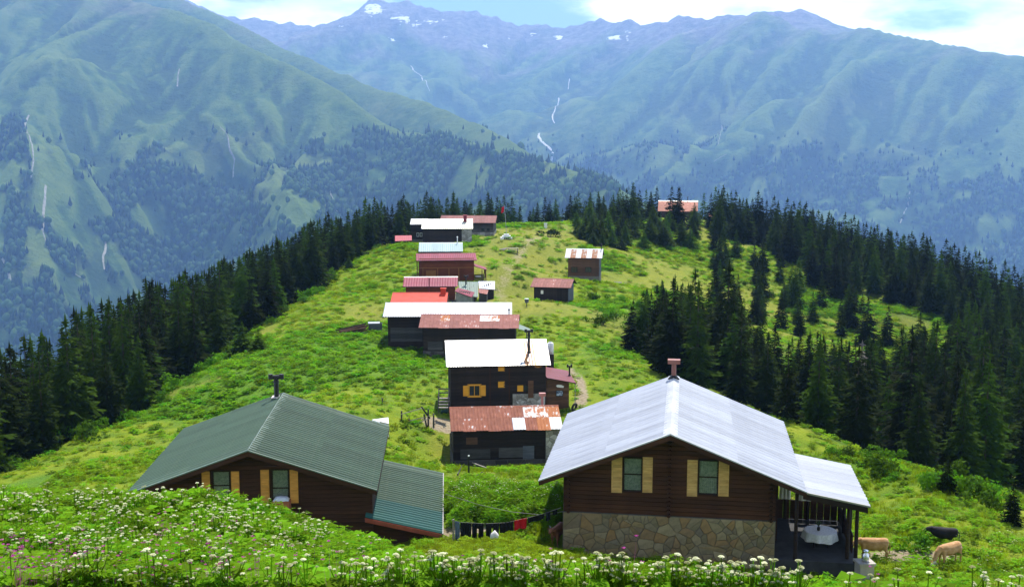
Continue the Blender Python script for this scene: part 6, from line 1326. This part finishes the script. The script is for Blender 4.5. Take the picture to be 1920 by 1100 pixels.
p_ = fA.w(A['xl']-.05, 2.6, 0); cow('brown cow peering round the left corner of the stone-based chalet', (p_[0]-.42, p_[1]-.9, Hs(p_[0], p_[1])-.0), math.radians(-112), M_BRN, M_BRN, .78, 'up')
# ------------------------------------------------------------------ washing lines
def cloth(name, label, cat, x0, x1, ztop0, ztop1, h, y, mat, legs=False, seed=0, wav=.05, group=None):
    R = random.Random(seed); b = MB(); nx, nz = 14, 9; o = np.array([(x0+x1)/2, y, min(ztop0, ztop1)-h]); G = {}
    for i in range(nx+1):
        for j in range(nz+1):
            u, v = i/nx, j/nz; G[i, j] = len(b.v); zz = ztop0*(1-u)+ztop1*u-h*v*(1+.06*math.sin(u*5+seed))
            b.v.append((x0+(x1-x0)*u*(1-.04*v)-o[0], wav*v*math.sin(u*11+seed)+.02*math.sin(u*25+v*3), zz-o[2]))
    for i in range(nx):
        for j in range(nz):
            if legs and j > 2 and i in (nx//2-1, nx//2): continue
            b.f.append((G[i, j], G[i, j+1], G[i+1, j+1], G[i+1, j])); b.m.append(0)
    ob = b.build(name, mat, None, True, o); sm = ob.modifiers.new('thickness', 'SOLIDIFY'); sm.thickness = .012; tag(ob, label, cat, group); return ob
def m_cloth(name, c, r=.9): return m_simple(name, [(.3, sc(c, .75)), (.7, c)], 5, r, kind='obj', spec=.15)
M_JEAN = m_cloth('faded_blue_denim', (.14,.19,.30)); M_BCL = m_cloth('black_cloth', (.010,.010,.012)); M_RCL = m_cloth('red_cloth', (.50,.012,.02)); M_WCL = m_cloth('white_sack_cloth', (.70,.66,.64))
DY = 51.7
def zx_(px, py, D=DY): p = at(px, py, D); return p[0], p[2]
for (nm, lb, ct, a, b_, t0, t1, bot, m_, lg) in (('jeans', 'faded blue jeans at the left end of the washing line', 'trousers', 853, 862, 976, 978, 1012, M_JEAN, False),
  ('trousers', 'black trousers hanging beside the blue jeans', 'trousers', 863, 884, 979, 980, 1004, M_BCL, False), ('trousers', 'black trousers between the other black pairs and the white sack', 'trousers', 885, 907, 980, 981, 1008, M_BCL, True),
  ('trousers', 'wide black trousers hung above the white sack', 'trousers', 911, 936, 981, 980, 1005, M_BCL, True), ('sweater', 'black sweater hung sideways next to the red cloth', 'clothes', 937, 963, 980, 976, 998, M_BCL, False),
  ('towel', 'bright red towel on the washing line', 'towel', 964, 988, 975, 970, 994, M_RCL, False), ('shirt', 'black shirt hung right of the red towel', 'clothes', 990, 1021, 970, 962, 980, M_BCL, False), ('sock', 'narrow black garment near the chalet end of the washing line', 'clothes', 1024, 1032, 961, 959, 976, M_BCL, False), ('scarf', 'small black cloth at the chalet end of the washing line', 'clothes', 1036, 1045, 957, 954, 966, M_BCL, False)):
    x0, z0 = zx_(a, t0); x1, z1 = zx_(b_, t1); zb_ = zx_(a, bot)[1]; cloth(nm, lb, ct, x0, x1, z0, z1, z0-zb_, DY, m_, lg, a)
def rope(pts, label, r=.012):
    b = MB(); b.tube([at(*p) for p in pts], r, 5); o = b.build('washing_line', M_PALEW); tag(o, label, 'rope')
rope([(846,974,DY),(862,978,DY),(908,981,DY),(950,979,DY),(990,970,DY),(1020,962,DY),(1052,951,52.4)], 'sagging line that carries the black and red washing', .010)
rope([(837,926,51.6),(900,946,52),(960,959,52.4),(1020,965,52.8),(1056,958,53)], 'empty pale line from the green lean-to roof to the stone-based chalet', .013)
pz = at(850, 973, DY); b = MB(); b.tube([(0,0,-1.0),(0,0,0)], .05, 6); tag(b.build('line_post', M_PALEW, None, False, pz), 'short post holding the left end of the washing line', 'post')
pz = at(928, 1012, 51.2); b = MB(); ellip(b, [(-.22,0,.2),(-.18,0,.22),(0,0,.28),(.15,0,.2),(.22,0,.15)], [.04,.16,.2,.16,.05], [.06,.2,.3,.2,.08]); tag(b.build('sack', M_WCL, None, True, pz-np.array((0,0,.1))), 'lumpy white sack standing under the black trousers', 'sack')
# ------------------------------------------------------------------ fences, posts, steps
def pole(px0, py0, px1, py1, D, r, nm, par, mat=M_GREYW, D2=None, o=(0,0,0)):
    b = MB(); b.tube([at(px0, py0, D)-o, at(px1, py1, D2 or D)-o], [r, r*.85], 6); return b.build(nm, mat, par)
o = np.array(gpos(790, 800)); D = o[1]; fn = thing('fence', 'broken rail fence of leaning grey posts left of the terrace', 'fence', o)
for a in ((753,792,753,770),(767,810,767,785),(806,784,790,762),(803,806,803,767),(813,802,813,775),(775,806,770,792),(800,800,795,776)): pole(*a, D, .075, 'post', fn, M_GREYW, None, o)
for a in ((766,789,814,777),(752,776,791,765),(766,800,804,784)): pole(*a, D-.1, .035, 'rail', fn, M_PALEW, None, o)
o = np.array(gpos(717, 760)); b = MB(); b.tube([(0,0,-.3),(0,0,.55)], .06, 6); tag(b.build('fence_post', M_GREYW, None, False, o), 'single short post alone on the slope above the green roof', 'post')
o = np.array(gpos(879, 892)); b = MB(); b.tube([(0,0,-.3),(0,0,1.25)], .055, 6); q = b.build('stake', M_DARKM, None, False, o); tag(q, 'dark stake with white top in front of the rusty-roofed shed', 'post'); b = MB(); b.tube([(0,0,1.252),(0,0,1.32)], .06, 6); b.build('cap', M_WHITEP, q)
for k, (a, b2, lb) in enumerate((((884,872),(912,884),'thin pale pole lying in the grass right of the dark stake'),((858,895),(866,880),'dark broken stick leaning in the grass at the shed corner'),((890,898),(905,893),'dead branch lying in the grass below the rusty-roofed shed'))):
    p, q = np.array(gpos(*a)), np.array(gpos(*b2)); bb = MB(); bb.tube([(0,0,.15), tuple(q-p+np.array((0,0,.25)))], [.05,.03], 5); tag(bb.build('pole' if k == 0 else 'branch', M_PALEW if k == 0 else M_GREYW, None, False, p), lb, 'pole' if k == 0 else 'branch')
o = np.array(at(832, 765, 88.5)); stp = thing('steps', 'small wooden steps with a railing at the left wall of the two-storey house', 'steps', o)
for i in range(4): b = MB(); b.box((-.42, i*.28, -.0+i*.18), (.38, i*.28+.26, .06+i*.18)); b.build('step', M_PALEW, stp)
for x in (-.42, .36): b = MB(); b.tube([(x, 0, -.4), (x, 0, .85)], .035, 6); b.build('post', M_GREYW, stp); b = MB(); b.tube([(x, 1.0, .2), (x, 1.0, 1.35)], .035, 6); b.build('post', M_GREYW, stp); b = MB(); b.tube([(x, 0, .8), (x, 1.0, 1.3)], .03, 6); b.build('handrail', M_GREYW, stp)
for z in (.95, 1.25): b = MB(); b.box((-.42, .98, z), (.36, 1.02, z+.09)); b.build('rail', M_GREYW, stp)
# ------------------------------------------------------------------ loose things around the huts
def rock_mesh(seed, n=26):
    import bmesh; bm = bmesh.new(); bmesh.ops.create_icosphere(bm, subdivisions=2, radius=1)
    for v in bm.verts: v.co *= .8+.45*mnoise.noise(v.co*1.1+Vector((seed*3.1, 0, 0))); v.co.z *= .6
    me = bpy.data.meshes.new('rock'); bm.to_mesh(me); bm.free(); me.materials.append(M_PALEST); return me
RK = [rock_mesh(k) for k in range(4)]
def rock(px, py, s, lb, gp=None):
    p = gpos(px, py); o = link('rock', RK[random.randrange(4)], None, p, random.uniform(0, 6)); o.scale = (s, s*.8, s*.7); tag(o, lb, 'rock', gp)
for i in range(13): rock(945+i*7.5, 863-i*.95+random.uniform(-1, 1), random.uniform(.12, .24), 'pale flat stone in the row along the foot of the rusty-roofed shed', 'pale stones along the shed foot')
rock(1158, 532, 1.0, 'large pale rock in the meadow below the tall narrow barn'); rock(1172, 533, .5, 'small pale rock right of the large one by the barn')
rock(1012, 985, .25, 'flat stone on the worn ground beside the washing line'); rock(1740, 1052, .25, 'whitish stone on the bare patch by the grazing cow')
o = np.array(gpos(664, 624)); wp = thing('timber_pile', 'dark heap of old beams on the left slope beside the long barn', 'timber pile', o, .25)
for i in range(16):
    R = random.Random(i); y = R.uniform(-.5, .5); z = .12+.2*(i//5)*(1-abs(y)*.5); b = MB(); b.tube([(-1.7+R.uniform(-.3,.5), y, z-.3), (R.uniform(.6,1.6), y+R.uniform(-.2,.2), z+R.uniform(.1,.35))], R.uniform(.08,.14), 6); b.build('beam', M_BROWN if i % 3 else M_BLACK, wp)
o = np.array(gpos(704, 621)); tk = thing('trough', 'grey sheet-metal trough beside the dark timber heap', 'trough', o, .1); b = MB(); b.box((-.75,-.4,.0),(.75,.4,.08)); [b.box(*q) for q in (((-.75,-.4,.08),(-.70,.4,.85)),((.70,-.4,.08),(.75,.4,.85)),((-.70,-.4,.08),(.70,-.36,.85)),((-.70,.36,.08),(.70,.4,.85)))]; b.build('tub', M_BLUEW, tk)
b = MB(); b.hexa([(-.8,-.45,.86),(.5,-.45,.86),(.5,.45,.9),(-.8,.45,.9),(-.8,-.45,.9),(.5,-.45,.9),(.5,.45,.95),(-.8,.45,.95)]); b.build('lid', M_PALE, tk)
p0, p1, p2, p3 = at(697,786,79.4), at(728,782,79.4), at(729,795,78.2), at(712,791,78.2)
o = (p0+p2)/2; wb = thing('white_board', 'white sheet-covered box showing behind the green roof', 'box', o); b = MB(); Q = [p-o for p in (p3, p2, p1, p0)]; dz = np.array((0,0,.9)); b.hexa([q-dz for q in Q]+[q for q in Q]); b.build('box', M_WHITEP, wb); b = MB(); b.tube([Q[0]+np.array((0,0,.03)), Q[1]+np.array((0,0,.03))], .03, 6); b.build('edge_bar', M_RIM, wb)
o = np.array(at(1032, 657, 98.5)); tk = thing('water_tank', 'white water tank standing behind the white-roofed house', 'tank', o); b = MB(); b.tube([(0,0,-.3),(0,0,.0),(0,0,.62),(0,0,.7)], [.25,.27,.27,.2], 14); b.build('drum', M_WHITEP, tk, True); b = MB(); b.tube([(0,0,.70),(0,0,.76)], .1, 10); b.build('cap', M_PALE, tk); b = MB(); b.box((-.3,-.3,-1.6),(.3,.3,-.302)); b.build('stand', M_GREYW, tk)
o = np.array(gpos(1075, 770)); b = MB(); n, m = 20, 8
for i in range(n):
    for j in range(m): a, c = 6.283*i/n, 6.283*j/m; r = .27+.085*math.cos(c); b.v.append((r*math.cos(a), .1*math.sin(c), .33+r*math.sin(a)))
for i in range(n):
    for j in range(m): b.f.append((i*m+j, ((i+1)%n)*m+j, ((i+1)%n)*m+(j+1)%m, i*m+(j+1)%m)); b.m.append(0)
ty = b.build('tyre', m_simple('black_rubber', [(.3,(.012,.012,.012)),(.7,(.03,.03,.03))], 8, .8, kind='obj'), None, True, o); ty.rotation_euler = (.3,0,.9); tag(ty, 'black tyre leaning at the foot of the maroon-roofed annex', 'tyre')
o = np.array(gpos(838, 778, .0)); b = MB(); ellip(b, [(-.5,0,.15),(-.4,0,.2),(0,0,.25),(.4,0,.2),(.5,0,.15)], [.05,.22,.3,.22,.05], [.05,.15,.2,.15,.05]); tag(b.build('tarpaulin', m_cloth('dark_green_tarpaulin', (.02,.05,.04)), None, True, o), 'dark green folded tarpaulin on the terrace by the shed roof', 'tarpaulin')
# flagpole on its stepped base
o = np.array(at(949.5, 455, 205)); o[2] = Hs(o[0], 205)-.1; fp = thing('flagpole', 'tall thin flagpole on a white stepped base near the crest', 'flagpole', o)
zt_ = at(945, 384, 205)[2]-o[2]
for i, (w_, d_) in enumerate(((1.05,.8),(.75,.6),(.45,.4))): b = MB(); b.box((-w_,-d_,-.4 if i == 0 else .28*i+.002),(w_,d_,.28*(i+1))); b.build('step', M_WHITEP, fp)
for x in (-.28, .0, .28): b = MB(); b.box((x-.09,-.83,.0),(x+.09,-.802,.26)); b.build('plaque', M_GREYW, fp)
b = MB(); b.tube([(0,0,.84),(-.15,0,zt_*.6),(-.42,0,zt_)], [.05,.04,.025], 6); b.build('pole', M_RIM, fp)
b = MB(); P = []
for i in range(7):
    for j in range(7): P.append((-.43-.42*i/6+.05*math.sin(j), .05*math.sin(i*1.7+j*.6), zt_-.25-1.0*j/6-.25*i/6))
b.v = P; b.f = [(i*7+j, i*7+j+1, i*7+j+8, i*7+j+7) for i in range(6) for j in range(6)]; b.m = [0]*36; fl_ = b.build('flag', M_RCL, None, True, o); fl_.modifiers.new('thickness', 'SOLIDIFY').thickness = .01; tag(fl_, 'limp red flag hanging from the top of the flagpole', 'flag')
o = np.array(gpos(962, 474)); pb = thing('picnic_table', 'grey wooden picnic bench on the mown crest below the flagpole', 'bench', o, .05)
for i in range(3): b = MB(); b.box((-.95,-.3+i*.2,.68),(.95,-.3+i*.2+.18,.74)); b.build('board', M_PALEW, pb)
for y in (-.8, .6): b = MB(); b.box((-.95,y,.4),(.95,y+.22,.45)); b.build('seat', M_PALEW, pb)
for x in (-.75, .75): b = MB(); b.box((x-.04,-.78,.34),(x+.04,.8,.399)); b.build('crossbar', M_GREYW, pb); b = MB(); b.hexa([(x-.04,-.7,-.2),(x+.04,-.7,-.2),(x+.04,-.6,-.2),(x-.04,-.6,-.2),(x-.04,-.25,.679),(x+.04,-.25,.679),(x+.04,-.15,.679),(x-.04,-.15,.679)]); b.hexa([(x-.04,.6,-.2),(x+.04,.6,-.2),(x+.04,.7,-.2),(x-.04,.7,-.2),(x-.04,.15,.679),(x+.04,.15,.679),(x+.04,.25,.679),(x-.04,.25,.679)]); b.build('leg', M_GREYW, pb)
o = np.array(gpos(942, 470)); wp = thing('log_pile', 'small scatter of pale logs left of the picnic bench', 'logs', o)
for i in range(5): b = MB(); a = i*.5-1; b.tube([(-.5,-.3+i*.15,.1),(.45+.1*i,-.2+i*.1+a*.2,.1+.06*i)], .08, 6); b.build('log', M_PALEW, wp)
o = np.array(at(1023, 426, 236)); o[2] = Hs(o[0], 236); mk = thing('marker_post', 'white marker stone standing on the crest near the dark bush', 'marker', o); b = MB(); b.box((-.3,-.2,-.3),(.3,.2,.9)); b.build('stone', M_WHITEP, mk); b = MB(); b.box((-.34,-.24,.902),(.34,.24,1.0)); b.build('cap', M_PALE, mk)
o = np.array(gpos(987.5, 576)); mk = thing('bin', 'small grey bin on a post beside the path below the low plank shed', 'bin', o); b = MB(); b.tube([(0,0,-.3),(0,0,.5)], .05, 6); b.build('post', M_GREYW, mk); b = MB(); b.tube([(0,0,.501),(0,0,.95)], [.22,.27], 12); b.build('bucket', M_BLUEW, mk); b = MB(); b.tube([(0,0,.951),(0,0,1.0)], .28, 12); b.build('lid', M_WHITEP, mk)
